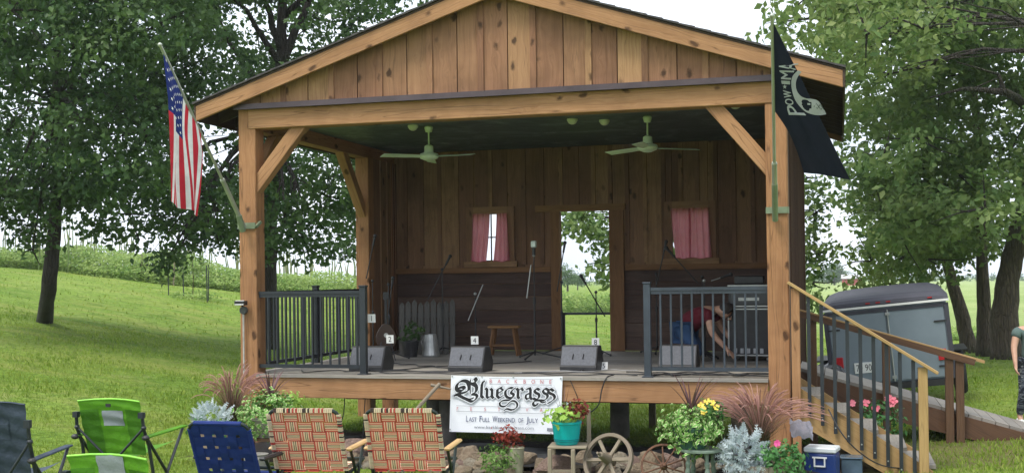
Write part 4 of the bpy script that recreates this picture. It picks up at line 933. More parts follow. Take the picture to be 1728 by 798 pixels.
# ------------------------------------------------------------------ people
def skin(name, J, Eg, mat, parent=None, sub=2, loc=(0, 0, 0), rootj=0):
    """J: list of (x,y,z,r) or (x,y,z,rx,ry); Eg: edges"""
    me = bpy.data.meshes.new(name); me.from_pydata([j[:3] for j in J], Eg, []); me.materials.append(mat); me.update()
    o = bpy.data.objects.new(name, me); link(o, parent); o.location = loc
    md = o.modifiers.new('Skin', 'SKIN'); md.use_smooth_shade = True; md.branch_smoothing = .6
    if not me.skin_vertices: return o
    for i, j in enumerate(J):
        s_ = me.skin_vertices[0].data[i]; s_.radius = (j[3], j[4] if len(j) > 4 else j[3]); s_.use_root = (i == rootj)
    sb = o.modifiers.new('Sub', 'SUBSURF'); sb.levels = sub; sb.render_levels = sub
    return o
SKINM = plain('skin_tone', (.50, .29, .20), .55, 0, .12, 20, .1); HAIR = plain('dark_hair', (.03, .022, .018), .7, 0, .3, 60, .6)  # one even skin tone for both figures
MAROON = fabric('maroon_tshirt', (.12, .014, .024)); JEANS = fabric('blue_jeans', (.035, .075, .16)); SHOE = plain('white_trainers', (.6, .6, .58), .6)
GTEE = fabric('grey_green_tshirt', (.10, .145, .135))
def camo():
    t = NT('grey_camouflage'); tc_ = t.n('TexCoord'); n1 = t.n('TexNoise', {'Vector': t.n('VectorMath', {0: (tc_, 3), 1: (.6, 1, 2.6)}, operation='MULTIPLY'), 'Scale': 9., 'Detail': 3., 'Distortion': 1.5})
    r = t.ramp(n1, [(.40, (.02,.025,.04)), (.47, (.10,.12,.16)), (.53, (.03,.04,.06)), (.58, (.34,.36,.38)), (.64, (.06,.08,.11))]); r.color_ramp.interpolation = 'CONSTANT'; t.color(r); t.bs.inputs['Roughness'].default_value = .9; return t.m
CAMO = camo()
def hand(J, Eg, wrist, d, palm_n, sz=1., curl=.5):
    """adds palm, four fingers and a thumb to the joint list; wrist: index, d: direction, palm_n: palm normal"""
    d = Vector(d).normalized(); pn = Vector(palm_n); pn = (pn-d*pn.dot(d)).normalized(); s_ = d.cross(pn); w = Vector(J[wrist][:3])
    p = w+d*.055*sz; J.append((*p, .034*sz, .018*sz)); pi = len(J)-1; Eg.append((wrist, pi))
    for k, (off, ln) in enumerate(((-.030, .062), (-.010, .074), (.010, .070), (.029, .055))):
        a = p+s_*off*sz+d*.035*sz; J.append((*a, .0095*sz)); i0 = len(J)-1; Eg.append((pi, i0))
        b_ = a+(d+pn*curl*.5).normalized()*ln*.55*sz; J.append((*b_, .0085*sz)); Eg.append((i0, i0+1))
        c = b_+(d+pn*curl*1.6).normalized()*ln*.5*sz; J.append((*c, .0070*sz)); Eg.append((i0+1, i0+2))
    a = p-s_*.036*sz-d*.012*sz; J.append((*a, .012*sz)); i0 = len(J)-1; Eg.append((pi, i0)); b_ = a+(d-s_*.7+pn*.3).normalized()*.036*sz; J.append((*b_, .010*sz)); Eg.append((i0, i0+1)); c = b_+(d+pn*.5).normalized()*.028*sz; J.append((*c, .008*sz)); Eg.append((i0+1, i0+2))
def head(parent, c, fwd, up, sc=1., hairmat=HAIR, long=False, capm=None):
    """head detail: face features and hair as children around centre c"""
    f, up = Vector(fwd).normalized(), Vector(up).normalized(); s_ = f.cross(up).normalized(); c = Vector(c); P = lambda a, b, d: c+s_*a*sc+f*b*sc+up*d*sc
    m0 = MB()
    for e in (-1, 1): m0.ball(P(.032*e, .083, .012), .011*sc, 6)
    m0.build('eyes', plain('eye_dark', (.06, .05, .045), .3), parent)
    m0 = MB(); m0.tube([P(0, .085, .02), P(0, .108, -.018), P(0, .088, -.03)], [.008*sc, .014*sc, .008*sc], 8)
    for e in (-1, 1): m0.tube([P(.078*e, -.01, .02), P(.088*e, -.015, 0), P(.079*e, -.005, -.03)], [.01*sc, .016*sc, .008*sc], 8)
    m0.build('nose_and_ears', SKINM, parent, smooth=True); MB().tube([P(-.024, .084, -.05), P(0, .091, -.052), P(.024, .084, -.05)], .0055*sc, 6).build('mouth', plain('lip', (.30, .10, .09)), parent)
    m0 = MB(); m0.ball((0, 0, 0), 1, 12); vs = []
    for v in m0.v:
        q = Vector(v); lo = -.2 if not long else -1.2
        r = (.085, .105, .115)
        if q.y > .25 and q.z < .55: q = Vector((q.x*.9, min(q.y, .62), q.z))
        if q.z < lo: q.z = lo
        vs.append(P(q.x*r[0]*1.04, q.y*r[1]*.98-.012, q.z*r[2]*1.03+.022))
    MB().add(vs, m0.f).build('hair', hairmat, parent, smooth=True)
# man kneeling on stage: faces +X, bent over the cables
km = root('person', 'person in maroon t-shirt and jeans kneeling and reaching down behind the right railing', 'person', (4.92, 2.55, .004), R(-6))
J = [(-.12, 0, .42, .135), (-.02, 0, .50, .13), (.10, 0, .585, .14, .15), (.20, 0, .63, .13, .15), (.28, 0, .645, .06), (.36, -.01, .63, .078), (.41, -.01, .60, .085, .095), (.445, -.01, .55, .06),
     (-.12, -.09, .38, .09), (.10, -.13, .10, .062), (-.10, -.14, .065, .05), (-.30, -.14, .07, .04), (-.36, -.14, .04, .035),
     (-.12, .09, .38, .09), (.06, .13, .10, .062), (-.15, .14, .065, .05), (-.35, .14, .07, .04), (-.41, .14, .04, .035),
     (.22, -.17, .60, .06), (.27, -.22, .36, .045), (.44, -.20, .17, .03), (.22, .17, .60, .06), (.32, .24, .38, .045), (.50, .20, .20, .03)]
Eg = [(0,1),(1,2),(2,3),(3,4),(4,5),(5,6),(6,7),(0,8),(8,9),(9,10),(10,11),(11,12),(0,13),(13,14),(14,15),(15,16),(16,17),(3,18),(18,19),(19,20),(3,21),(21,22),(22,23)]
hand(J, Eg, 20, (.75, 0, -.65), (0, .3, -1), .95); hand(J, Eg, 23, (.75, -.1, -.65), (0, -.3, -1), .95)
bd = skin('body', J, Eg, SKINM, km)
def grow(js, k, keep): return [(*js[i][:3], js[i][3]+k, (js[i][4] if len(js[i]) > 4 else js[i][3])+k) for i in keep]
def cloth(name, keep, Eg_, k, mat, parent, J_, rootj=0): ix = {q: i for i, q in enumerate(keep)}; return skin(name, grow(J_, k, keep), [(ix[a], ix[b]) for a, b in Eg_ if a in ix and b in ix], mat, parent, rootj=rootj)
Js = list(J); Js.append((.245, -.20, .46, .052)); Js.append((.27, .205, .48, .052)); n_ = len(Js); Es = Eg+[(18, n_-2), (21, n_-1)]
cloth('tshirt', [0, 1, 2, 3, 18, n_-2, 21, n_-1], Es, .018, MAROON, km, Js); cloth('jeans', [0, 8, 9, 10, 11, 13, 14, 15, 16], Eg, .016, JEANS, km, J)
for y in (-.14, .14):
    x = -.33 if y < 0 else -.38; skin('shoe', [(x, y, .09, .045), (x-.07, y, .075, .045), (x-.075, y, .0+.03, .035, .04), (x-.06, y+.0, .14, .03)], [(0, 1), (1, 2), (1, 3)], SHOE, km, 1)
head(km, (.40, -.01, .605), (.72, 0, -.69), (.69, 0, .72), .95)
# walker at the right border, seen side-on to the frame edge
wp = PD(1745, 728, 14.2); g0 = gz(wp[0], wp[1]); pr = root('person', 'person in grey-green t-shirt and patterned leggings walking at the right border', 'person', (wp[0], wp[1], g0), R(190))
k = .86
J = [(0, 0, .90, .145, .115), (0, .01, 1.02, .13, .105), (0, .015, 1.17, .15, .115), (0, .01, 1.31, .15, .10), (0, .0, 1.42, .055), (0, .01, 1.50, .07), (0, .02, 1.58, .085, .095), (0, .015, 1.65, .07),
     (-.10, 0, .85, .105), (-.11, .10, .48, .065), (-.12, .03, .10, .04), (-.12, .14, .045, .035),
     (.10, 0, .85, .105), (.11, -.02, .48, .065), (.12, -.22, .13, .04), (.12, -.14, .05, .035),
     (-.20, 0, 1.33, .062), (-.27, -.06, 1.09, .045), (-.285, .05, .87, .030), (.20, 0, 1.33, .062), (.27, .06, 1.09, .045), (.285, .16, .88, .030)]
J = [tuple(q*k for q in j) for j in J]
Eg = [(0,1),(1,2),(2,3),(3,4),(4,5),(5,6),(6,7),(0,8),(8,9),(9,10),(10,11),(0,12),(12,13),(13,14),(14,15),(3,16),(16,17),(17,18),(3,19),(19,20),(20,21)]
hand(J, Eg, 18, (0, .15, -1), (.9, .2, 0), .92, .7); hand(J, Eg, 21, (0, .25, -1), (-.9, .2, 0), .92, .7)
skin('body', J, Eg, SKINM, pr)
Js = list(J); Js.append((-.245*k, -.035*k, 1.20*k, .056)); Js.append((.245*k, .035*k, 1.20*k, .056)); n_ = len(Js); Es = Eg+[(16, n_-2), (19, n_-1)]
cloth('tshirt', [0, 1, 2, 3, 16, n_-2, 19, n_-1], Es, .024, GTEE, pr, Js); cloth('leggings', [0, 8, 9, 10, 12, 13, 14], Eg, .014, CAMO, pr, J)
for q in (11, 15): x, y, z = J[q][:3]; skin('shoe', [(x, y-.12, .05, .04), (x, y-.03, .04, .04), (x, y+.06, .035, .035)], [(0, 1), (1, 2)], SHOE, pr, 1)
head(pr, (0, .02*k, 1.59*k), (0, 1, 0), (0, 0, 1), .95)
# ------------------------------------------------------------------ flags
PX0 = .09
def flag_pole(name, label, base, tip, parent_loc):
    f = root(name, label, 'flag', tuple(parent_loc)); o = Vector(parent_loc); b = Vector(base); t = Vector(tip)
    q = b.lerp(t, .27); MB(o).tube([b, q], .026, 14).tube([q, t], .016, 12).ball(t, .022, 10).lathe([(.024, 0), (.03, .02), (.024, .04)], 14, q, (t-b)).build('pole', POLEM, f, smooth=False)
    return f, o
def cloth_fn(H0, H1, B0, B1, folds, amp, sag):
    H0, H1, B0, B1 = map(Vector, (H0, H1, B0, B1))
    n = ((B0-H0).cross(H1-H0)).normalized()
    def fn(s, t, off=0.):
        p = H0.lerp(H1, s).lerp(B0.lerp(B1, s), t); e = min(1., t*3+.12)
        k = amp*e*(math.sin(s*folds+t*2.2)+.45*math.sin(s*folds*1.9-t*3+1)); p = p+n*k; p.z -= sag*math.sin(math.pi*t)*.3*(1-s)
        p += (H1-H0).normalized()*.22*amp*e*math.sin(s*folds*1.3+t*4); return p+n*off
    return fn, n
def grid_cloth(fn, ns, nt_, matidx, off=(0, 0, 0), flip=False):
    mb = MB(off); vs = [fn(i/ns, j/nt_) for j in range(nt_+1) for i in range(ns+1)]; n = len(mb.v); mb.v = [tuple(Vector(v)-Vector(off)) for v in vs]
    for j in range(nt_):
        for i in range(ns):
            f = [j*(ns+1)+i, j*(ns+1)+i+1, (j+1)*(ns+1)+i+1, (j+1)*(ns+1)+i]; mb.f.append(f); mb.uv.append([(0, 0)]*4); mb.mi.append(matidx((i+.5)/ns, (j+.5)/nt_))
    return mb
# US flag on the left post; the pole leans out towards the audience
b0 = PY(412, 383, -.06); tip = PY(270, 76, -1.74)
fl, o = flag_pole('national_flag', 'stars and stripes flag drooping from a slanted pole on the left post', b0, tip, b0)
MB(o).box(PX0-.10, PX0+.12, -.022, -.006, b0[2]-.02, b0[2]+.05).beam((PX0+.12, -.014, b0[2]+.0), (PX0+.145, .06, b0[2]+.06), .05, .03).tube([b0-np.array([0, .03, .05]), np.array(b0)+(np.array(tip)-b0)*.07], .034, 14).build('bracket', SAGEP, fl)
dT = float((tip-EYE)@_f); q = np.array(b0)+(np.array(tip)-b0)*.60; dQ = float((q-EYE)@_f)
H0 = np.array(tip)+(np.array(b0)-tip)*.03; H1 = np.array(b0)+(np.array(tip)-b0)*.55
fnU, nU = cloth_fn(H0, H1, PD(287, 340, dT+.25), PD(335, 364, dQ-.1), 8, .045, 0)
def us(s, t):
    if s < 7/13 and t < .385: return 2
    return 0 if int(s*13) % 2 == 0 else 1
grid_cloth(fnU, 78, 60, us, o).build('cloth', [F_RED, F_WHITE, F_BLUE], fl, smooth=True)
camd = Vector(EYE)-Vector(fnU(.3, .2)); sg_ = 1 if nU.dot(camd) > 0 else -1
m0 = MB(o)
for r in range(9):
    for c in range(6 if r % 2 == 0 else 5):
        sc_ = (r+1)/10*7/13; tc0 = ((2*c+1) if r % 2 == 0 else (2*c+2))/12*.385; pts = []
        for q in range(10):
            a = math.pi*q/5; rr = .021 if q % 2 == 0 else .0085; pts.append(fnU(sc_+rr*math.cos(a)*.95, tc0+rr*math.sin(a)*.66, .003*sg_))
        ce = fnU(sc_, tc0, .003*sg_); m0.add([ce]+pts, [(0, 1+q, 1+(q+1) % 10) for q in range(10)])
m0.build('stars', F_STAR, fl)
# black flag on the right post
b1_ = PY(1308, 362, -.05); tip1 = PY(1303, 27, -1.55)
fb_, o = flag_pole('pow_mia_flag', 'black flag lettered POW MIA hanging from a pole on the right post', b1_, tip1, b1_)
zc = float(PY(1308, 355, -.02)[2]); MB(o).box(W-PW-.004, W+.004, -.02, -.004, zc-.03, zc+.035).box(W-.0, W+.012, -.02, .06, zc-.03, zc+.035).tube([np.array(b1_)-np.array([0, 0, .06]), np.array(b1_)+(np.array(tip1)-b1_)*.17], .030, 14).build('bracket', SAGEP, fb_)
d0 = float((tip1-EYE)@_f); H0 = np.array(tip1)+(np.array(b1_)-tip1)*.02; H1 = np.array(b1_)+(np.array(tip1)-b1_)*.56; d1_ = float((H1-EYE)@_f)
HM = PD(1330, 186, d1_)
def fnP(s, t, off=0.):
    H0_, H1_ = Vector(H0), Vector(H1); B0_ = Vector(PD(1436, 303, d0+.45)); B1_ = Vector(PD(1356, 291, d1_+.35))
    a = H0_.lerp(B0_, t); b = H1_.lerp(B1_, t)
    a += Vector(CR)*(-.02)*math.sin(math.pi*t)+Vector(CU)*.03*math.sin(math.pi*t)      # outer edge bows outwards
    b += Vector(CR)*.035*math.sin(math.pi*t*.9)+Vector(CU)*(-.0)
    p = a.lerp(b, s); n = Vector(_f)*-1; e = min(1., t*2.5+.1)
    return p+n*(.028*e*math.sin(s*7+t*4)+.015*e*math.sin(s*15-t*3)+off)
grid_cloth(fnP, 40, 60, lambda s, t: 0, o).build('cloth', [F_BLK], fb_, smooth=True)
# lettering runs along the pole edge; s down the pole, t away from it
def screenmap(u, v, off=.006):
    """find cloth (s,t) whose point projects near photo pixel (u,v)"""
    best = None; 
    s, t = .5, .3
    for it in range(25):
        p = np.array(fnP(s, t))-EYE; z = p@_f; x = 864+FPX*(p@CR)/z; y = 399+SHIFT-FPX*(p@CU)/z; e = np.array([u-x, v-y])
        J_ = []
        for ds, dt in ((1e-3, 0), (0, 1e-3)):
            p2 = np.array(fnP(s+ds, t+dt))-EYE; z2 = p2@_f; J_.append([(864+FPX*(p2@CR)/z2-x)/1e-3, (399+SHIFT-FPX*(p2@CU)/z2-y)/1e-3])
        try: d = np.linalg.solve(np.array(J_).T, e)
        except Exception: break
        s += max(-.2, min(.2, d[0])); t += max(-.2, min(.2, d[1]))
    return fnP(s, t, off)
def smoothq(P, n=4):
    out = []
    for i in range(len(P)-1):
        p0 = P[max(i-1, 0)]; p1 = P[i]; p2 = P[i+1]; p3 = P[min(i+2, len(P)-1)]
        for j in range(n):
            t = j/n; out.append(tuple(.5*(2*p1[k_]+(p2[k_]-p0[k_])*t+(2*p0[k_]-5*p1[k_]+4*p2[k_]-p3[k_])*t*t+(3*p1[k_]-p0[k_]-3*p2[k_]+p3[k_])*t**3) for k_ in (0, 1)))
    return out+[P[-1]]
m0 = MB(o)
for ch, vb, vt, ul, ur, ul2, ur2 in (('P', 194, 178, 1331, 1360, 1326, 1345), ('O', 177, 167, 1325, 1340, 1324, 1337), ('W', 165, 153, 1323, 1336, 1321, 1334), ('M', 134, 119.5, 1318, 1334, 1315, 1340), ('I', 142, 137, 1319, 1333, 1318, 1333), ('A', 118, 107, 1314, 1342, 1314, 1347)):
    V, F = text_data(ch, 1.0); xs = [a for a, b in V]; ys = [b for a, b in V]; x0, x1 = min(xs), max(xs); y0, y1 = min(ys), max(ys)
    for bold in (-.35, .35):
        def mp_(x, y):
            a = (x-x0)/(x1-x0+1e-6); h = (y-y0)/(y1-y0); l_ = ul+(ul2-ul)*a; r_ = ur+(ur2-ur)*a
            return screenmap(r_+(l_-r_)*h, vb+(vt-vb)*a+bold+(1-h)*.8, .006+bold*.001)
        m0.add([mp_(x, y) for x, y in V], F)
st_ = []
for q in range(10):
    a = math.pi*q/5-.3; rr = 4.2 if q % 2 == 0 else 1.7; st_.append(screenmap(1324+rr*math.cos(a)*.9, 147+rr*math.sin(a)))
m0.add(st_, [tuple(range(10))]); m0.build('lettering', F_EMB, fb_)
m0 = MB(o)
Lo = [(1346.7,119),(1337.7,128.5),(1335,140),(1336.5,154),(1342,170),(1353,184),(1364.7,191.7),(1380.5,195),(1394,193.5)]; Ro = [(1352.5,122),(1345.6,131),(1342.6,142),(1344.4,153.5),(1351,162.5),(1360,166.5),(1369,167.3),(1380.5,171),(1391,186)]
Lp = [screenmap(*p) for p in smoothq(Lo)]; Rp = [screenmap(*p) for p in smoothq(Ro)]
m0.add(Lp+Rp, [(i, i+1, len(Lp)+i+1, len(Lp)+i) for i in range(len(Lp)-1)]); em = m0.build('emblem', F_EMB, fb_)
m0 = MB(o)
m0.add([screenmap(u, v, .009) for u, v in ((1360,172),(1369,173),(1369,184),(1361,183))], [(0, 1, 2, 3)]); m0.build('tower', F_BLK, em)
m0 = MB(o); m0.add([screenmap(u, v, .011) for u, v in ((1362,174.5),(1367,175),(1367,178),(1362,177.5))], [(0, 1, 2, 3)])
m0.build('window', F_EMB, em)
m0 = MB(o)
for k_ in range(3):
    for aa, bb in (((0, 0), (6, 8)), ((6, 0), (0, 8))):
        u0 = 1371+k_*6.5+aa[0]; v0 = 175+k_*1.6+aa[1]; u1 = 1371+k_*6.5+bb[0]; v1 = 175+k_*1.6+bb[1]; m0.add([screenmap(u0, v0, .009+.0005*k_), screenmap(u0+1.1, v0, .009+.0005*k_), screenmap(u1+1.1, v1, .0093+.0005*k_), screenmap(u1, v1, .0093+.0005*k_)], [(0, 1, 2, 3)])
m0.build('wire', F_BLK, em)
# ------------------------------------------------------------------ banner
BX0, BX1, BZ0, BZ1, BYY = 2.575, 3.825, -.605, .012, -.055
bn = root('festival_banner', 'white vinyl festival banner hung on the front of the stage beam', 'banner', (BX0, BYY, BZ1))
BW, BH = BX1-BX0, BZ1-BZ0
vs = []; nb = 24
for j in range(9):
    for i in range(nb+1): s_ = i/nb; t = j/8; vs.append((s_*BW-.02*t*(1-s_)*0+(-.03*t), .006*math.sin(s_*9+t*2)*t-.0, -t*BH-.012*math.sin(math.pi*s_)*(1-t)))
fs = [(j*(nb+1)+i, (j+1)*(nb+1)+i, (j+1)*(nb+1)+i+1, j*(nb+1)+i+1) for j in range(8) for i in range(nb)]
bs = MB().add(vs, fs).build('sheet', VINYL, bn, smooth=True)
# layout in the banner's own picture units: x 62..1370, y 60..740 as drawn -> metres
def bl(x, y, off=.010): return ((x-62)/1308*BW-.03*((y-60)/680), -off, -(y-62)/680*BH)
def word(s, x0, x1, y0, y1, mat, name, spread=None, stretch=1):
    m0 = MB()
    if spread:
        for i, ch in enumerate(s):
            if ch == ' ': continue
            V, F = text_data(ch, 1.); xs = [a for a, b in V]; cx_ = (min(xs)+max(xs))/2; k_ = (y1-y0)/.70; xc = x0+(x1-x0)*i/(len(s)-1); m0.add([bl(xc+(a-cx_)*k_*stretch, y1-b*k_) for a, b in V], F)
    else:
        V, F = text_data(s, 1.); xs = [a for a, b in V]; a0, a1 = min(xs), max(xs); k_ = (y1-y0)/.70; m0.add([bl(x0+(a-a0)/(a1-a0)*(x1-x0), y1-b*k_) for a, b in V], F)
    return m0.build(name, mat, bn)
REDI = plain('red_print', (.50, .12, .14), .6, 0, .05, 5, 0); NAVI = plain('navy_print', (.05, .07, .16), .6, 0, .05, 5, 0); GRYI = plain('grey_outline_print', (.22, .24, .28), .6, 0, .05, 5, 0)
word('BACKBONE', 540, 1235, 103, 150, REDI, 'lettering', True, .85); word('FESTIVAL', 155, 1305, 440, 482, REDI, 'lettering', True, .8)
# small capitals line: capitals taller
x = 262
for s, hgt, wd in (('L', 72, 32), ('AST', 52, 100), (' ', 0, 22), ('F', 72, 34), ('ULL', 52, 92), (' ', 0, 22), ('W', 72, 62), ('EEKEND', 52, 205), (' ', 0, 22), ('OF', 52, 66), (' ', 0, 26), ('J', 72, 28), ('ULY', 52, 112)):
    if s != ' ': word(s, x, x+wd-6, 612-hgt, 612, NAVI, 'lettering')
    x += wd*1.04
word('www.backbonebluegrass.com', 360, 1060, 655, 692, GRYI, 'lettering')
m0 = MB()
for xa, xb, y in ((520, 1262, 92), (520, 1250, 160), (140, 690, 425), (140, 720, 490), (890, 1300, 436), (860, 1300, 500)): m0.add([bl(xa, y-2), bl(xb, y-2+(xb-xa)*.006), bl(xb, y+2+(xb-xa)*.006), bl(xa, y+2)], [(0, 1, 2, 3)])
m0.build('rules', GRYI, bn)
m0 = MB()
for x, y in ((80, 76), (1352, 88), (72, 712), (1260, 735), (430, 70), (800, 72)): m0.lathe([(.009, 0), (.009, .003)], 12, Vector(bl(x, y, .006)), (0, -1, 0))
m0.build('eyelets', STEEL, bn); m0 = MB(); m0.add([bl(1215, 668), bl(1290, 672), bl(1288, 708), bl(1215, 704)], [(0, 1, 2, 3)]); m0.build('printers_mark', GRYI, bn)
# blackletter word drawn with a broad nib
def smoothp(P, n=7):
    out = []
    for i in range(len(P)-1):
        p0 = P[max(i-1, 0)]; p1 = P[i]; p2 = P[i+1]; p3 = P[min(i+2, len(P)-1)]
        for j in range(n):
            t = j/n; out.append(tuple(.5*(2*p1[k_]+(p2[k_]-p0[k_])*t+(2*p0[k_]-5*p1[k_]+4*p2[k_]-p3[k_])*t*t+(3*p1[k_]-p0[k_]-3*p2[k_]+p3[k_])*t**3) for k_ in (0, 1)))
    return out+[P[-1]]
def minim(x, top=205, bot=330, w_=0): return [(x-14, top+6), (x+4, top+22), (x+4, bot-22), (x+20, bot-4)]
GL = []     # (points, curved, nib length)
GL += [([(352,92),(368,120),(345,150),(300,160),(248,128),(190,128),(150,160),(135,205),(150,240),(195,248),(228,222),(215,200),(160,214)], 1, 40),
       ([(262,140),(285,190),(278,240),(225,268),(150,285),(120,300)], 1, 34), ([(345,150),(372,190),(375,240),(350,275),(325,282)], 1, 36), ([(330,150),(318,165),(385,200)], 1, 22),
       ([(150,290),(200,318),(260,345),(320,370),(360,355),(385,315),(372,290),(330,285)], 1, 30), ([(120,300),(180,300),(230,325),(290,345),(340,330)], 1, 20), ([(300,110),(302,280)], 0, 8)]
GL += [([(455,128),(440,160),(436,200),(436,305),(458,325)], 0, 30), ([(425,175),(470,125)], 0, 6)]
GL += [(minim(497), 0, 29), (minim(557, 210), 0, 29), ([(515,322),(556,302)], 0, 10)]
GL += [([(672,198),(624,222),(622,300),(648,326),(684,300)], 0, 29), ([(656,202),(690,232),(634,268)], 0, 22)]
GL += [([(800,205),(765,205),(722,235),(722,290),(752,318),(800,318),(815,280),(785,262),(800,228),(828,208)], 1, 27), ([(808,300),(775,345),(700,352),(660,375),(660,410),(690,425),(730,415),(790,360),(835,362),(862,395),(850,440),(800,462),(740,452),(712,470)], 1, 19)]
GL += [(minim(862), 0, 29), ([(880,225),(905,202),(922,232)], 0, 24)]
GL += [([(965,215),(1000,202),(1010,225),(1010,315),(1030,335)], 0, 28), ([(1005,262),(960,280),(955,315),(975,335),(1008,310)], 0, 22)]
GL += [([(1112,222),(1080,208),(1058,232),(1070,255),(1108,275),(1110,310),(1080,338),(1045,322)], 1, 28), ([(1215,222),(1180,206),(1155,232),(1168,258),(1205,278),(1205,315),(1170,345),(1125,345),(1070,350),(1045,380),(1055,405),(1085,405),(1095,385)], 1, 26),
       ([(1275,232),(1240,212),(1215,240),(1240,262),(1282,282),(1290,320),(1255,355),(1220,375)], 1, 28), ([(1120,350),(1150,372),(1190,360)], 1, 12)]
def hull(P):
    P = sorted(set(P)); 
    def half(Q):
        h = []
        for p in Q:
            while len(h) > 1 and (h[-1][0]-h[-2][0])*(p[1]-h[-2][1])-(h[-1][1]-h[-2][1])*(p[0]-h[-2][0]) <= 0: h.pop()
            h.append(p)
        return h
    a, b = half(P), half(P[::-1]); return a[:-1]+b[:-1]
def draw(exp, off, mat, name, parent):
    m0 = MB(); a = R(-40); e = (math.cos(a), math.sin(a)); f = (-e[1], e[0]); q_ = 0
    for pts, curved, nib in GL:
        P = smoothp(pts, 6) if curved else pts; h = nib*.58+exp; g = 4.6+exp
        if not curved: P = [tuple(p) for p in P]
        for p, q in zip(P[:-1], P[1:]):
            C_ = [(r[0]+e[0]*h*i+f[0]*g*j, r[1]+e[1]*h*i+f[1]*g*j) for r in (p, q) for i in (-1, 1) for j in (-1, 1)]
            H = hull([(round(x, 3), round(y, 3)) for x, y in C_]); q_ += 1; m0.add([bl(x, y, off+(q_ % 40)*2e-5) for x, y in H], [list(range(len(H)))[::-1]])
    return m0.build(name, mat, parent)
draw(11.5, .012, GRYI, 'title_outline', bn); draw(9, .0135, VINYL, 'title_halo', bn); draw(0, .0150, INK, 'title_lettering', bn)
# ------------------------------------------------------------------ rocks along the stage front
def rockmesh(seed, mat):
    r_ = random.Random(seed); m0 = MB(); bmv = []; import bmesh
    bm = bmesh.new(); bmesh.ops.create_icosphere(bm, subdivisions=3, radius=1)
    ph = [r_.uniform(0, 6) for _ in range(6)]; cuts_ = [(Vector((r_.gauss(0, 1), r_.gauss(0, 1), r_.gauss(0, 1))).normalized(), r_.uniform(.55, .85)) for _ in range(9)]
    for v in bm.verts:
        p = v.co.copy()
        for n, d in cuts_:
            k_ = p.dot(n)-d
            if k_ > 0: p -= n*k_*.85
        p *= 1+.05*math.sin(p.x*5+ph[0])+.05*math.sin(p.y*6+ph[1])+.04*math.sin(p.z*9+ph[2])+r_.uniform(-.012, .012); v.co = p
    me = bpy.data.meshes.new('rock'); bm.to_mesh(me); bm.free(); me.materials.append(mat); return me
def rockmat(name, c1, c2):
    t = NT(name); tc_ = t.n('TexCoord'); oi = t.n('ObjectInfo'); v = t.n('VectorMath', {0: (tc_, 3), 1: t.n('CombineXYZ', {0: t.math('MULTIPLY', (oi, 'Random'), 50.), 1: 0., 2: 0.})}, operation='ADD')
    n1 = t.n('TexNoise', {'Vector': v, 'Scale': 1.4, 'Detail': 8., 'Roughness': .7}); n2 = t.n('TexNoise', {'Vector': v, 'Scale': 6., 'Detail': 5., 'Roughness': .7})
    c = t.mix(t.ramp(n1, [(.35, 0.), (.65, 1.)]), c1, c2); c = t.mix(t.ramp(n2, [(.5, 0.), (.7, .6)]), c, sc3(c2, .35)); t.color(c); t.bs.inputs['Roughness'].default_value = .9; t.bump(t.math('ADD', n1, n2), .9, .12); return t.m
RK = [rockmat('tan_rock', (.48,.38,.26), (.32,.23,.15)), rockmat('pink_rock', (.43,.30,.24), (.28,.18,.145)), rockmat('grey_rock', (.32,.33,.32), (.18,.19,.185)), rockmat('cream_rock', (.50,.44,.34), (.33,.27,.18))]
RN = ['tan', 'pinkish brown', 'grey', 'cream']
rk = [(i, rockmesh(i*7+j, RK[i])) for i in range(4) for j in range(3)]
def rock(x, y, r, kind, label, sq=.75):
    me = rnd.choice([m_ for i, m_ in rk if i == kind]); o = bpy.data.objects.new('rock', me); link(o); s_ = (r*rnd.uniform(.9, 1.3), r*rnd.uniform(.85, 1.1), r*sq*rnd.uniform(.85, 1.15)); o.scale = s_
    o.rotation_euler = (rnd.uniform(-.3, .3), rnd.uniform(-.3, .3), rnd.uniform(0, 6.28)); o.location = (x, y, gz(x, y)+s_[2]*.6+(.06 if y > -.66 else 0)); return tag(o, label, 'rock', 'rocks edging the stage')
# named stones first
rock(3.92, -.92, .165, 1, 'largest rounded pinkish stone, left of the chair with the turquoise pot', 1.); rock(2.42, -.75, .17, 2, 'big grey boulder just right of the second woven chair'); rock(2.62, -.92, .14, 2, 'grey stone in front of the big grey boulder')
rock(2.45, -1.15, .12, 2, 'low grey stone nearest the second woven chair'); rock(1.62, -.55, .17, 1, 'brown boulder seen between the two woven chairs'); rock(1.50, -.90, .17, 2, 'dark grey-green boulder low between the two woven chairs'); rock(1.36, -.45, .14, 1, 'pale pink stone behind the gap of the woven chairs')
rock(3.02, -.8, .12, 3, 'cream stone left of the red-flowered bush'); rock(3.05, -1.2, .12, 0, 'tan slab lying in the grass left of the red-flowered bush', .55); rock(4.86, -.7, .16, 0, 'rounded tan stone between the two wagon wheels', 1.); rock(4.65, -.55, .13, 1, 'stone behind the large wagon wheel')
lab = {}
places = ['between the woven chairs', 'behind the second woven chair', 'just left of the banner', 'below the left half of the banner', 'behind the red-flowered bush', 'left of the grey chair', 'under the turquoise pot', 'behind the large wooden wheel', 'between the two wheels', 'under the green stool', 'behind the silver-leaved plant', 'by the right post']
n_r = 0; used_ = {}
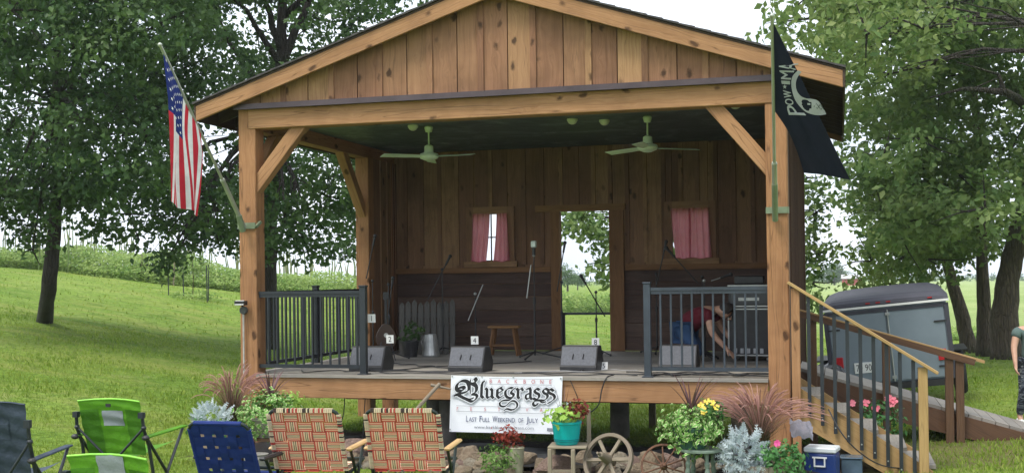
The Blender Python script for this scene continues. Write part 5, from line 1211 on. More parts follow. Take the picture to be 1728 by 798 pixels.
for x in np.arange(1.25, 6.6, .15):
    for lay in range(3):
        if rnd.random() < .12: continue
        kind = rnd.choices([0, 1, 2, 3], [4, 3, 2 if x < 3 else .7, 2])[0]; r = rnd.uniform(.075, .145) if lay < 2 else rnd.uniform(.05, .10); y = (-.50, -.82, -1.10)[lay]+rnd.uniform(-.09, .09)
        if x > 6.2: continue
        pl = places[min(11, int((x-1.25)/.45))]; q = ('small ' if r < .095 else 'large ')+RN[kind]+' stone '+pl+(', back row', ', middle row', ', front row')[lay]
        used_[q] = used_.get(q, 0)+1; q += ('', ', second one', ', third one', ', fourth one')[min(3, used_[q]-1)]; rock(x, y, r, kind, q); n_r += 1
# black weed fabric under the front of the stage
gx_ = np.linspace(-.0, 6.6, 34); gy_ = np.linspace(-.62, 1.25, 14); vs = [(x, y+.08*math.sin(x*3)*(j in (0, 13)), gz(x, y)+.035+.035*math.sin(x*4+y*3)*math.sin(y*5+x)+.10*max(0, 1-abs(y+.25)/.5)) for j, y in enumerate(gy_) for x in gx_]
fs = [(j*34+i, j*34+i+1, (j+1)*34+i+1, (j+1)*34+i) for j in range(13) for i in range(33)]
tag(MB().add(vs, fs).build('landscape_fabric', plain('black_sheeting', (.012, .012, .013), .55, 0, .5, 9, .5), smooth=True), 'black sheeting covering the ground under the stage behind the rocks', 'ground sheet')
# ------------------------------------------------------------------ props along the stage front
TURQ = plain('turquoise_glaze', (.0, .36, .36), .35, 0, .12, 4, .05); TURQ2 = plain('dark_turquoise_glaze', (.0, .17, .19), .35, 0, .1, 4, 0)
VARI = leafmat('variegated_leaves', (.10,.26,.05), (.16,.34,.07), None, .25, edge=(.55,.62,.32)); LIME = leafmat('lime_leaves', (.26,.46,.06), (.36,.56,.10), (.5,.66,.2), .35)
SILV = leafmat('silver_leaves', (.38,.46,.48), (.50,.58,.60), (.62,.68,.70), .15, .8); DKG = leafmat('deep_green_leaves', (.03,.12,.03), (.06,.20,.05), (.12,.28,.08), .25, .35)
MIDG = leafmat('bush_leaves', (.07,.17,.03), (.13,.26,.05), (.24,.36,.10), .3); GRASSP = leafmat('fountain_grass_blades', (.09,.045,.035), (.16,.10,.06), (.14,.16,.07), .2)
PLUME = leafmat('grass_plumes', (.34,.15,.13), (.48,.26,.22), (.55,.34,.28), .3, .9); SPIKE = leafmat('burgundy_spikes', (.075,.035,.045), (.14,.07,.075), None, .15, .4)
RFL = leafmat('red_petals', (.28,.03,.02), (.42,.07,.04), (.16,.03,.02), .2); YFL = leafmat('yellow_petals', (.75,.50,.03), (.80,.62,.12), None, .2); PFL = leafmat('magenta_petals', (.62,.04,.22), (.70,.10,.30), None, .2); PNK = leafmat('pink_petals', (.72,.12,.18), (.75,.22,.28), None, .2); DRED = leafmat('dark_coleus', (.14,.02,.02), (.22,.05,.03), None, .2)
def foliage(parent, name, c, rad, n, size, mat, per=6, uv=False, spread=None, flat=.62, shell=.6):
    P, N = cloud(c, rad, n, per, spread or size*.8, shell); return leaf_mesh(name, leaves(P, N, size, aspect=flat, jitter=.35), mat, parent, uv=uv)
def blade_tuft(parent, name, c, n, h, out, w_, mat, droop=.5, up=1.):
    """arching strap leaves from a point"""
    m0 = MB(); V = []; F = []
    for i in range(n):
        a = rnd.uniform(0, 6.283); o_ = out*rnd.uniform(.15, 1); hh = h*rnd.uniform(.7, 1.05)*up; sd = (-math.sin(a), math.cos(a)); n0 = len(m0.v); vs = []
        for j in range(7):
            t = j/6; r = o_*t**1.3; z = hh*(t-droop*t**2.6*(o_/out)); w0 = w_*(1-t)**.6*(.6+.8*min(t*3, 1)) if j < 6 else .0008
            x, y = c[0]+math.cos(a)*r, c[1]+math.sin(a)*r; vs += [(x-sd[0]*w0/2, y-sd[1]*w0/2, c[2]+z), (x+sd[0]*w0/2, y+sd[1]*w0/2, c[2]+z)]
        m0.add(vs, [(2*j, 2*j+1, 2*j+3, 2*j+2) for j in range(6)])
    return m0.build(name, mat, parent)
def fountain(parent, c, h, out, n=42, pl=26, bias=(0, 0)):
    blade_tuft(parent, 'blades', c, n*6, h*.85, out*.9, .005, GRASSP, .5); m0 = MB()
    for i in range(pl):
        a = rnd.uniform(0, 6.283); o_ = out*rnd.uniform(.25, 1.05); hh = h*rnd.uniform(.8, 1.08); P = []
        for j in range(11):
            t = j/10; r = o_*t**1.5; P.append(Vector((c[0]+math.cos(a)*r+bias[0]*t*t, c[1]+math.sin(a)*r+bias[1]*t*t, c[2]+hh*(t*1.15-.42*t**3*(.4+o_/out)))))
        m0.tube(P[:7], .0018, 4); k_ = [P[6+j] for j in range(5)]; m0.tube(k_, [.002, .0045, .005, .004, .001], 5)
        for j in range(75):                                     # bristles of the plume
            t = rnd.uniform(0, 3.9); p = k_[int(t)].lerp(k_[int(t)+1], t-int(t)); d = (Vector((rnd.gauss(0, 1), rnd.gauss(0, 1), rnd.gauss(0, 1))).normalized()+(k_[4]-k_[0]).normalized()*.8)*.014
            q = p+d; s_ = d.orthogonal().normalized()*.0011; m0.add([p-s_, p+s_, q], [(0, 1, 2)])
    m0.build('plumes', PLUME, parent)
def flowers(parent, name, pts, r, mat, petals=5):
    m0 = MB()
    for p in pts:
        f = Vector((rnd.uniform(-.3, .3), -1, rnd.uniform(.1, .8))).normalized(); d, a, b = basis(f); p = Vector(p)
        for k in range(petals):
            th = 6.283*k/petals+rnd.random(); u = (a*math.cos(th)+b*math.sin(th)); v = (a*math.cos(th+.55)+b*math.sin(th+.55)); w_ = (a*math.cos(th-.55)+b*math.sin(th-.55))
            m0.add([p, p+w_*r*.8+f*r*.15, p+u*r*1.1+f*r*.25, p+v*r*.8+f*r*.15], [(0, 1, 2, 3)])
    return m0.build(name, mat, parent)
def G(x, y): return (x, y, gz(x, y))
# grey wooden chair carrying the turquoise pot
cx, cy = 4.10, -1.02; g0 = gz(cx, cy)-.02
wc = root('wooden_chair', 'weathered grey wooden chair holding the turquoise pot', 'chair', (cx, cy, g0), R(6))
sz = -.575-g0
MB().box(-.19, .19, -.15, .17, sz-.025, sz).build('seat', W_GREY, wc, bevel=.006)
for x, y, t in ((-.17, -.14, sz-.025), (.06, -.16, sz-.025), (-.17, .15, sz-.025), (.185, .15, sz+.33)): MB().box(x-.02, x+.02, y-.02, y+.02, 0, t).build('leg', W_GREY, wc, bevel=.005)
MB().box(-.15, .04, -.155, -.135, .10, .13).box(-.15, .165, .14, .16, .10, .13).build('stretcher', W_GREY, wc)
tp = root('flower_pot', 'turquoise glazed pot with lime hosta leaves on the grey chair', 'flower pot', (cx-.02, cy, g0+sz+.004))
MB().lathe([(.105, 0), (.115, .02), (.122, .045), (.135, .14), (.142, .20), (.150, .205), (.150, .225), (.138, .225), (.132, .2)], 28).build('pot', TURQ, tp, smooth=False); MB().lathe([(.1235, .048), (.1275, .05), (.1280, .055), (.1245, .057)], 28).lathe([(.1215, .030), (.1245, .032), (.1250, .036), (.1222, .038)], 28).build('ring', TURQ2, tp)
foliage(tp, 'lime_foliage', (-.04, -.02, .26), (.14, .13, .07), 26, .085, LIME, 3, flat=.7); foliage(tp, 'dark_foliage', (.10, .02, .32), (.085, .08, .11), 30, .045, DRED, 5); foliage(tp, 'white_flowers', (-.02, .03, .36), (.08, .06, .05), 8, .025, SILV, 4)
blade_tuft(tp, 'stems', (-.03, 0, .22), 5, .38, .26, .006, SPIKE, .15)
# wagon wheels
def wheel(name, label, c, r, rot, spokes, rim, wd, mat, hubl, hubr, metal=False):
    w_ = root(name, label, 'wagon wheel', c, rot=rot); n = 36; vs = []; prof = [(r, -wd), (r, wd), (r-rim, wd), (r-rim, -wd)]
    for i in range(n):
        a = 6.2832*i/n
        for q, z in prof: vs.append((q*math.cos(a), z, q*math.sin(a)))
    fs = [(i*4+j, i*4+(j+1) % 4, ((i+1) % n)*4+(j+1) % 4, ((i+1) % n)*4+j) for i in range(n) for j in range(4)]; k_ = rim/.02
    MB().add(vs, fs, [[((f[0]//4)*.05, q*.03), ((f[0]//4)*.05, q*.03+.03), ((f[0]//4+1)*.05, q*.03+.03), ((f[0]//4+1)*.05, q*.03)] for q, f in zip([0, 1, 2, 3]*n, fs)]).build('rim', mat, w_, bevel=.003)
    MB().lathe([(hubr*.55, -hubl*.6), (hubr*.7, -hubl*.55), (hubr, -hubl*.15), (hubr*1.08, 0), (hubr, hubl*.2), (hubr*.7, hubl*.4), (.01, hubl*.42)], 16, axis=(0, 1, 0)).lathe([(.012, -hubl*.8), (.014, -hubl*.58)], 10, axis=(0, 1, 0)).build('hub', mat, w_)
    for k in range(spokes):
        a = 6.2832*(k+.3)/spokes; c_, s_ = math.cos(a), math.sin(a); m0 = MB()
        if metal: m0.tube([(c_*hubr*.5, 0, s_*hubr*.5), (c_*(r-rim*.7), 0, s_*(r-rim*.7))], .008, 6)
        else: m0.beam((c_*hubr*.6, 0, s_*hubr*.6), (c_*(r-rim*.6), 0, s_*(r-rim*.6)), .032, .026, up=(0, 1, 0))
        m0.build('spoke', mat, w_)
    return w_
g0 = gz(4.5, -1.05); wheel('wagon_wheel', 'large weathered wooden wagon wheel with thick hub leaning on the rocks', (4.51, -1.12, g0+.215), .262, (R(-24), R(12), R(-22)), 6, .036, .022, W_GREY, .30, .046)
RUST = plain('rusty_iron', (.16, .08, .05), .85, .2, .45, 20, .5); g0 = gz(5.05, -1.2); wheel('wagon_wheel', 'smaller rusty iron wheel with thin spokes beside the green stool', (5.06, -1.22, g0+.18), .215, (R(-20), R(-8), R(14)), 10, .020, .014, RUST, .10, .035, True)
# faded green stool with the big variegated planter
sx_, sy_ = 5.42, -1.33; g0 = gz(sx_, sy_); sh = -.535-g0
gs = root('green_stool', 'round faded-green stool with turned legs under the variegated planter', 'stool', (sx_, sy_, g0))
MB().lathe([(.19, sh-.028), (.205, sh-.022), (.205, sh-.006), (.195, sh)], 28).build('seat', W_GREEN, gs)
for a in (.6, 2.2, 3.8, 5.3):
    c_, s_ = math.cos(a), math.sin(a); MB().lathe([(.018, 0), (.022, .04), (.014, .10), (.026, .16), (.018, .2), (.026, .24), (.016, .27), (.024, sh-.028)], 12, (c_*.15, s_*.15, 0), (-.08*c_, -.08*s_, 1)).build('leg', W_GREEN, gs)
vp_ = root('planter', 'overflowing variegated plant with burgundy spikes and yellow flowers on the green stool', 'planter', (sx_-.08, sy_, g0+sh+.004)); MB().lathe([(.13, 0), (.16, .15), (.17, .16), (.17, .19), (.15, .19)], 24).build('pot', plain('dark_green_pot', (.03, .09, .06), .4), vp_)
foliage(vp_, 'variegated_foliage', (0, -.01, .20), (.235, .21, .175), 170, .062, VARI, 5, True, flat=.58, shell=.75)
foliage(vp_, 'variegated_foliage', (.02, -.01, .03), (.15, .15, .10), 34, .062, VARI, 4, True)
blade_tuft(vp_, 'spikes', (-.0, 0, .30), 18, .44, .36, .018, SPIKE, .20)
foliage(vp_, 'dark_foliage', (.17, .05, .34), (.10, .10, .09), 26, .05, DKG, 5); flowers(vp_, 'yellow_flowers', [(.10, -.07, .40), (.16, -.09, .44), (.20, -.04, .42), (.13, -.11, .34), (.24, -.05, .38), (.12, -.10, .37)], .032, YFL)
# half-barrel planter at the right post
px_, py_ = 6.02, -1.32; g0 = gz(px_, py_); hb = root('barrel_planter', 'half barrel of silver-leaved dusty miller and dark green flowering foliage by the right post', 'planter', (px_, py_, g0))
m0 = MB()
for i in range(22):
    a = 6.2832*i/22; b_ = 6.2832*(i+1)/22-.012; vs = []
    for z, r in ((0, .20), (.12, .225), (.25, .235)): vs += [(r*math.cos(a), r*math.sin(a), z), (r*math.cos(b_), r*math.sin(b_), z)]
    m0.add(vs, [(0, 1, 3, 2), (2, 3, 5, 4)], [[(0, 0), (0, .07), (.12, .07), (.12, 0)]]*2)
m0.build('staves', W_GREY, hb); MB().lathe([(.228, .09), (.231, .12)], 28).lathe([(.209, .02), (.214, .05)], 28).build('hoop', RUST, hb); MB().lathe([(.01, .2), (.22, .2)], 24).build('soil', BLKPL, hb)
def lobed(parent, c, rad, n, mat, size=.05):
    """ferny silver leaves: a midrib with paired lobes"""
    d = rng.normal(size=(n, 3)); d[:, 1] -= .35; d[:, 2] += .15; d /= np.linalg.norm(d, axis=1)[:, None]; Vs = []
    for k in range(n):
        D_ = d[k]; p = np.array(c)+D_*np.array(rad)*rng.uniform(.55, 1); t = D_+rng.normal(size=3)*.45; t[2] += .25; t /= np.linalg.norm(t); s_ = np.cross(t, rng.normal(size=3)); s_ /= np.linalg.norm(s_); L_ = size*rng.uniform(1, 1.9)
        for j in range(4):
            q = p+t*L_*(j*.3-.3)
            for e in (-1, 1):
                u = t*.75+s_*e*.8; wv = np.cross(u, np.cross(t, s_)); wv /= np.linalg.norm(wv)+1e-9; l2 = L_*.42*(1-.12*j); Vs.append([q, q+u*l2*.6+wv*l2*.17, q+u*l2, q+u*l2*.6-wv*l2*.17])
        Vs.append([p-t*L_*.5, p+s_*L_*.09, p+t*L_*.95, p-s_*L_*.09])
    return leaf_mesh('silver_foliage', np.array(Vs), mat, parent)
lobed(hb, (-.20, -.04, .33), (.22, .19, .24), 330, SILV); lobed(hb, (-.12, -.16, .15), (.16, .12, .14), 120, SILV)
foliage(hb, 'green_foliage', (.13, -.06, .25), (.20, .20, .22), 150, .055, DKG, 5, flat=.5, shell=.7); flowers(hb, 'magenta_flowers', [(.11, -.2, .46), (.03, -.2, .20), (.2, -.2, .43)][:1], .032, PFL, 7)
fg = root('fountain_grass', 'wide purple fountain grass arching over the planter by the right post', 'ornamental grass', (5.93, -.86, gz(5.93, -.86))); MB().lathe([(.16, 0), (.2, .3), (.18, .3)], 20).build('pot', BLKPL, fg); fountain(fg, (0, 0, .28), .78, .66, 50, 150, (.0, -.04))
# the small orange-tan planting below
tb = root('marigold_clump', 'low orange and tan flower clump in front of the silver-leaved planter', 'flowers', (5.78, -1.62, gz(5.78, -1.62))); foliage(tb, 'blooms', (0, 0, .06), (.12, .08, .06), 24, .035, leafmat('orange_petals', (.50,.20,.05), (.55,.33,.15), None, .2), 5)
# red-flowered bush left of centre
rb = root('flowering_bush', 'leafy green bush topped with dark red flowers in front of the banner', 'bush', G(3.40, -1.08)); foliage(rb, 'foliage', (0, 0, .15), (.19, .17, .17), 130, .042, MIDG, 6, flat=.38, shell=.55); foliage(rb, 'red_flowers', (.04, .06, .41), (.12, .09, .08), 30, .038, RFL, 5, flat=.5); foliage(rb, 'dark_foliage', (.12, .08, .33), (.09, .08, .10), 22, .05, DRED, 4)
MB().lathe([(.07, 0), (.085, .25), (.09, .25), (.08, .26)], 16, (.15, .10, .02)).build('pot', plain('aged_clay', (.34, .32, .22), .8), rb)
# left cluster: fountain grass, dusty miller, variegated planter on a shelf
fg2 = root('fountain_grass', 'tall fountain grass with tan plumes at the foot of the left post', 'ornamental grass', G(.46, -1.05)); MB().lathe([(.15, 0), (.19, .34), (.17, .34)], 20).build('pot', BLKPL, fg2); fountain(fg2, (0, 0, .32), .84, .48, 50, 85, (.06, 0))
dm = root('dusty_miller_planter', 'silvery dusty miller plant behind the navy lawn chair', 'planter', G(.50, -1.55)); MB().lathe([(.15, 0), (.19, .38), (.17, .38)], 20).build('pot', plain('old_clay', (.28, .20, .14), .8), dm); lobed(dm, (0, 0, .52), (.22, .18, .16), 260, SILV, .045); foliage(dm, 'green_foliage', (0, -.05, .42), (.24, .18, .11), 60, .05, DKG, 5)
sf = root('plant_shelf', 'dark low plant table under the light variegated planter', 'plant table', G(1.02, -1.30)); z0 = .30; MB().box(-.3, .3, -.17, .17, z0, z0+.03).build('table_top', W_RAMP, sf)
for x in (-.27, .27):
    for y in (-.14, .14): MB().box(x-.018, x+.018, y-.018, y+.018, 0, z0).build('leg', W_RAMP, sf)
lp = root('planter', 'light green variegated planter with burgundy spikes at the left end of the stage', 'planter', (1.0, -1.30, gz(1.02, -1.30)+z0+.032)); MB().lathe([(.14, 0), (.18, .16), (.19, .18), (.17, .18)], 24).build('pot', plain('stone_pot', (.25, .24, .20), .8), lp)
foliage(lp, 'variegated_foliage', (.0, -.02, .22), (.29, .23, .24), 230, .06, VARI, 5, True, shell=.7); blade_tuft(lp, 'spikes', (.03, 0, .34), 22, .42, .33, .018, SPIKE, .30); foliage(lp, 'lime_foliage', (.20, .06, .38), (.10, .08, .07), 22, .045, LIME, 4); foliage(lp, 'rust_foliage', (-.10, .05, .42), (.12, .08, .08), 22, .04, leafmat('rust_leaves', (.20,.10,.03), (.32,.18,.06), None, .2), 4)
pt = root('stone_crock', 'grey crock on the ground between the navy chair and the first woven chair', 'crock', G(1.10, -1.75)); MB().lathe([(.09, 0), (.12, .05), (.125, .16), (.11, .19), (.12, .2), (.10, .2)], 20).build('pot', plain('grey_stoneware', (.2, .19, .17), .7), pt)
# pickaxe-like wooden yard tool leaning on the beam
tk = root('wooden_mallet', 'old wooden long-handled tool leaning against the stage beam', 'hand tool', (0, 0, 0)); a_ = PY(703, 690, -.75); b_ = PY(741, 648, -.10); o_ = Vector(b_); tk.location = o_
lo = o_+(Vector(a_)-o_)*1.6; MB(o_).tube([lo, o_], [.017, .021], 10).build('handle', W_GREY, tk); c1_ = PY(727, 649, -.13); c2_ = PY(761, 656, -.10); MB(o_).tube([c1_, c2_], [.018, .010], 10).build('tool_head', W_GREY, tk)
# cooler, grey cloth, clear box by the steps
cl = root('cooler', 'navy blue cooler with white lid under the steps', 'cooler', (6.50, -.42, gz(6.5, -.42)), R(-10)); 
MB().box(-.15, .15, -.12, .12, .01, .27).build('body', plain('navy_plastic', (.012, .035, .16), .35, 0, .15, 4, .05), cl, bevel=.018); MB().box(-.155, .155, -.125, .125, .272, .325).build('lid', plain('white_plastic', (.62, .66, .68), .4, 0, .06, 4, 0), cl, bevel=.012)
MB().box(-.055, -.042, -.137, -.122, .15, .235).box(.042, .055, -.137, -.122, .15, .235).box(-.055, .055, -.137, -.122, .14, .152).box(-.07, .07, -.136, -.122, .222, .236).build('handle', plain('white_handle', (.7, .72, .73), .4, 0, .05, 4, 0), cl)
cb = MB().box(-.10, .10, -.10, .10, 0, .17).box(-.11, .11, -.11, .11, .171, .19).build('storage_box', plain('smoky_blue_plastic', (.07, .11, .15), .25), bevel=.008); cb.location = (6.78, -.12, gz(6.78, -.12)); tag(cb, 'small grey-blue plastic box just behind the navy cooler', 'box')
vs = []; 
for j in range(9):
    for i in range(11): u, v = i/10-.5, j/8-.5; vs.append((u*.22, v*.22, .06*math.cos(u*3)*math.cos(v*3)+.02*math.sin(u*14+v*5)+.015*math.sin(v*17)))
cg = MB().add(vs, [(j*11+i, j*11+i+1, (j+1)*11+i+1, (j+1)*11+i) for j in range(8) for i in range(10)]).build('grey_cloth', fabric('grey_rag', (.22, .21, .24)), smooth=True); cg.location = tuple(PY(1352, 724, -.55)); cg.rotation_euler = (R(35), R(10), .3); tag(cg, 'crumpled grey cloth lying over the back edge of the cooler', 'cloth')
cable([PY(1398, 690, -.2), PY(1420, 730, -.3), PY(1450, 762, -.25), PY(1490, 785, -.1), (7.4, .1, gz(7.4, .1)+.02)], 'black cable looping down past the cooler to the foot of the steps', .007)
# pink-flowered bush between steps and ramp
pbx, pby = 7.05, 1.32; pb = root('flowering_bush', 'dark green bush with pink flowers between the steps and the ramp', 'bush', G(pbx, pby)); foliage(pb, 'foliage', (0, 0, .30), (.30, .2, .28), 120, .06, DKG, 5, flat=.5); flowers(pb, 'pink_flowers', [(-.25, -.12, .54), (-.1, -.16, .55), (.0, -.18, .50), (.14, -.14, .60), (.19, -.15, .58), (.17, -.16, .55)], .045, PNK, 7)
# covered grill-like dark bundle beyond the ramp
bd_p = PD(1398, 640, 16.6); gq = gz(bd_p[0], bd_p[1]); tb_ = root('folding_table', 'small dark table with a crumpled black plastic bundle beyond the ramp', 'table', (bd_p[0], bd_p[1], gq), R(10)); MB().box(-.34, .34, -.25, .25, .46, .49).build('table_top', BLKPL, tb_)
for x in (-.3, .3):
    for y in (-.2, .2): MB().box(x-.015, x+.015, y-.015, y+.015, 0, .46).build('leg', STEEL, tb_)
vs = []
for j in range(13):
    for i in range(24): a = 6.2832*i/24; t = j/12; r = (.30*math.sin(min(1, t*1.15)*math.pi*.5+.0)**.6 if j else .001); r = .29*math.sqrt(max(0, 1-(t)**2.2))+.001; k_ = 1+.10*math.sin(a*5+t*7)+.07*math.sin(a*9-t*11); vs.append((r*k_*math.cos(a), r*k_*math.sin(a)*.75, .30*t*(1+.08*math.sin(a*3))))
bg_ = MB().add(vs, [(j*24+i, j*24+(i+1) % 24, (j+1)*24+(i+1) % 24, (j+1)*24+i) for j in range(12) for i in range(24)]).build('plastic_bundle', plain('shiny_black_plastic', (.02, .02, .022), .18, 0, .2, 6, .3)); bg_.location = (bd_p[0], bd_p[1], gq+.493); tag(bg_, 'shiny crumpled black plastic bundle on the small table beyond the ramp', 'plastic bag')
# ------------------------------------------------------------------ enclosed trailer
TW, TH, TL = 1.66, 1.09, 3.0
tl_p = PD(1612, 668, 17.3); g0 = gz(tl_p[0], tl_p[1]); tc_p = PD(1512, 664, 17.0)
tr = root('cargo_trailer', 'grey enclosed cargo trailer with dark rounded roof parked tilted on the grass', 'trailer', (tc_p[0], tc_p[1], g0-.04), rot=(R(2), R(-5.6), R(-2)))
TG = plain('grey_trailer_skin', (.20, .245, .285), .5, .1, .10, 2.5, .05); TGS = plain('dark_roof_skin', (.05, .05, .066), .6, .1, .15, 3, .05); z0 = .38
def rp_(x, y0, y1, z0, z1, inset=0): pass
MB().box(-TW/2, TW/2, 0, TL, z0, z0+TH).build('body', TG, tr, bevel=.015)
# rounded roof cap that also curves over the rear edge
vs = []; 
prof = [(-.035, 0.), (-.05, .03), (-.035, .075), (.03, .115), (.16, .135)]
for y, z in prof+[(TL, .135)]:
    for i in range(13):
        s_ = i/12*2-1; zz = z*(1-.35*abs(s_)**10)+.022*(1-s_*s_)*(z/.135); e = .03; vs.append((s_*(TW/2+e), y, z0+TH+zz+.002))
n_ = len(prof)+1; fs = [(j*13+i, j*13+i+1, (j+1)*13+i+1, (j+1)*13+i) for j in range(n_-1) for i in range(12)]
b0_ = len(vs)
for y in (-.035, TL):
    for sx in (-1, 1): vs.append((sx*(TW/2+.03), y, z0+TH+.001))
for k_, e in ((0, 0), (12, 1)): fs.append(tuple([b0_+e]+[j*13+k_ for j in range(n_)]+[b0_+2+e]))
MB().add(vs, fs).build('roof', TGS, tr, smooth=False)
MB().box(-TW/2-.035, TW/2+.035, -.055, -.036, z0+TH-.005, z0+TH+.025).build('drip_edge', WHITEC, tr); MB().box(-TW/2-.025, -TW/2+.035, -.03, -.001, z0, z0+TH-.03).box(TW/2-.035, TW/2+.025, -.03, -.001, z0, z0+TH-.03).box(-TW/2+.036, TW/2-.036, -.03, -.001, z0+TH-.075, z0+TH-.03).build('corner_trim', TGS, tr)
for s_ in (-1, 1):
    d_ = MB().box(min(s_*.006, s_*(TW/2-.045)), max(s_*.006, s_*(TW/2-.045)), -.018, -.001, z0+.03, z0+TH-.08).build('rear_door', TG, tr, bevel=.004)
    m0 = MB()
    for z in (z0+.18, z0+TH-.28): m0.box(min(s_*(TW/2-.02), s_*(TW/2-.19)), max(s_*(TW/2-.02), s_*(TW/2-.19)), -.032, -.019, z-.012, z+.012)
    m0.build('hinge', BLKPL, d_)
lb_ = MB().tube([(.03, -.04, z0+.02), (.03, -.04, z0+TH-.05)], .011, 8).box(0, .06, -.05, -.02, z0+TH-.13, z0+TH-.09).box(0, .06, -.05, -.02, z0+.06, z0+.10).build('lock_bar', STEEL, tr)
REDL = plain('red_lens', (.42, .015, .02), .25, 0, .1, 6, 0)
for s_ in (-1, 1): MB().box(s_*.70-.055, s_*.70+.055, -.04, -.019, z0+.26, z0+.42).build('tail_light', REDL, tr, bevel=.006)
m0 = MB()
for x in (-.22, -.08, .06, .62): m0.box(x-.03, x+.03, -.062, -.045, z0+TH+.055, z0+TH+.07)
m0.build('marker_lights', REDL, tr)
lp_ = MB().box(-.50, -.24, -.03, -.019, z0+.17, z0+.32).build('licence_plate', WHITEC, tr); m0 = MB(); V, F = text_data('7F 90', .135, align='CENTER'); m0.add([(x*.72-.37, -.0315, y+z0+.20) for x, y in V], F); m0.build('plate_lettering', INK, lp_)
MB().box(-TW/2+.02, TW/2-.02, -.03, .04, z0-.09, z0-.002).build('bumper', BLKPL, tr)
for s_ in (-1, 1):
    x = s_*(TW/2+.12); wh = MB().lathe([(.20, -.09), (.30, -.085), (.325, -.05), (.325, .05), (.30, .085), (.20, .09)], 28, (x, 1.15, .325), (1, 0, 0)).build('wheel', plain('tyre_rubber', (.018, .018, .018), .85, 0, .3, 20, .3), tr)
    MB().lathe([(.19, -.088), (.17, -.05), (.05, -.07), (.01, -.08)], 20, (x, 1.15, .325), (-s_, 0, 0)).lathe([(.19, .07), (.01, .06)], 20, (x, 1.15, .325), (s_, 0, 0)).build('rim', STEEL, wh)
    MB().box(min(s_*TW/2, s_*(TW/2+.25)), max(s_*TW/2, s_*(TW/2+.25)), .75, 1.55, .68, .70).build('fender', BLKPL, tr)
MB().tube([(0, TL, z0-.04), (0, TL+1.0, z0-.04)], .04, 8).build('drawbar', BLKPL, tr)
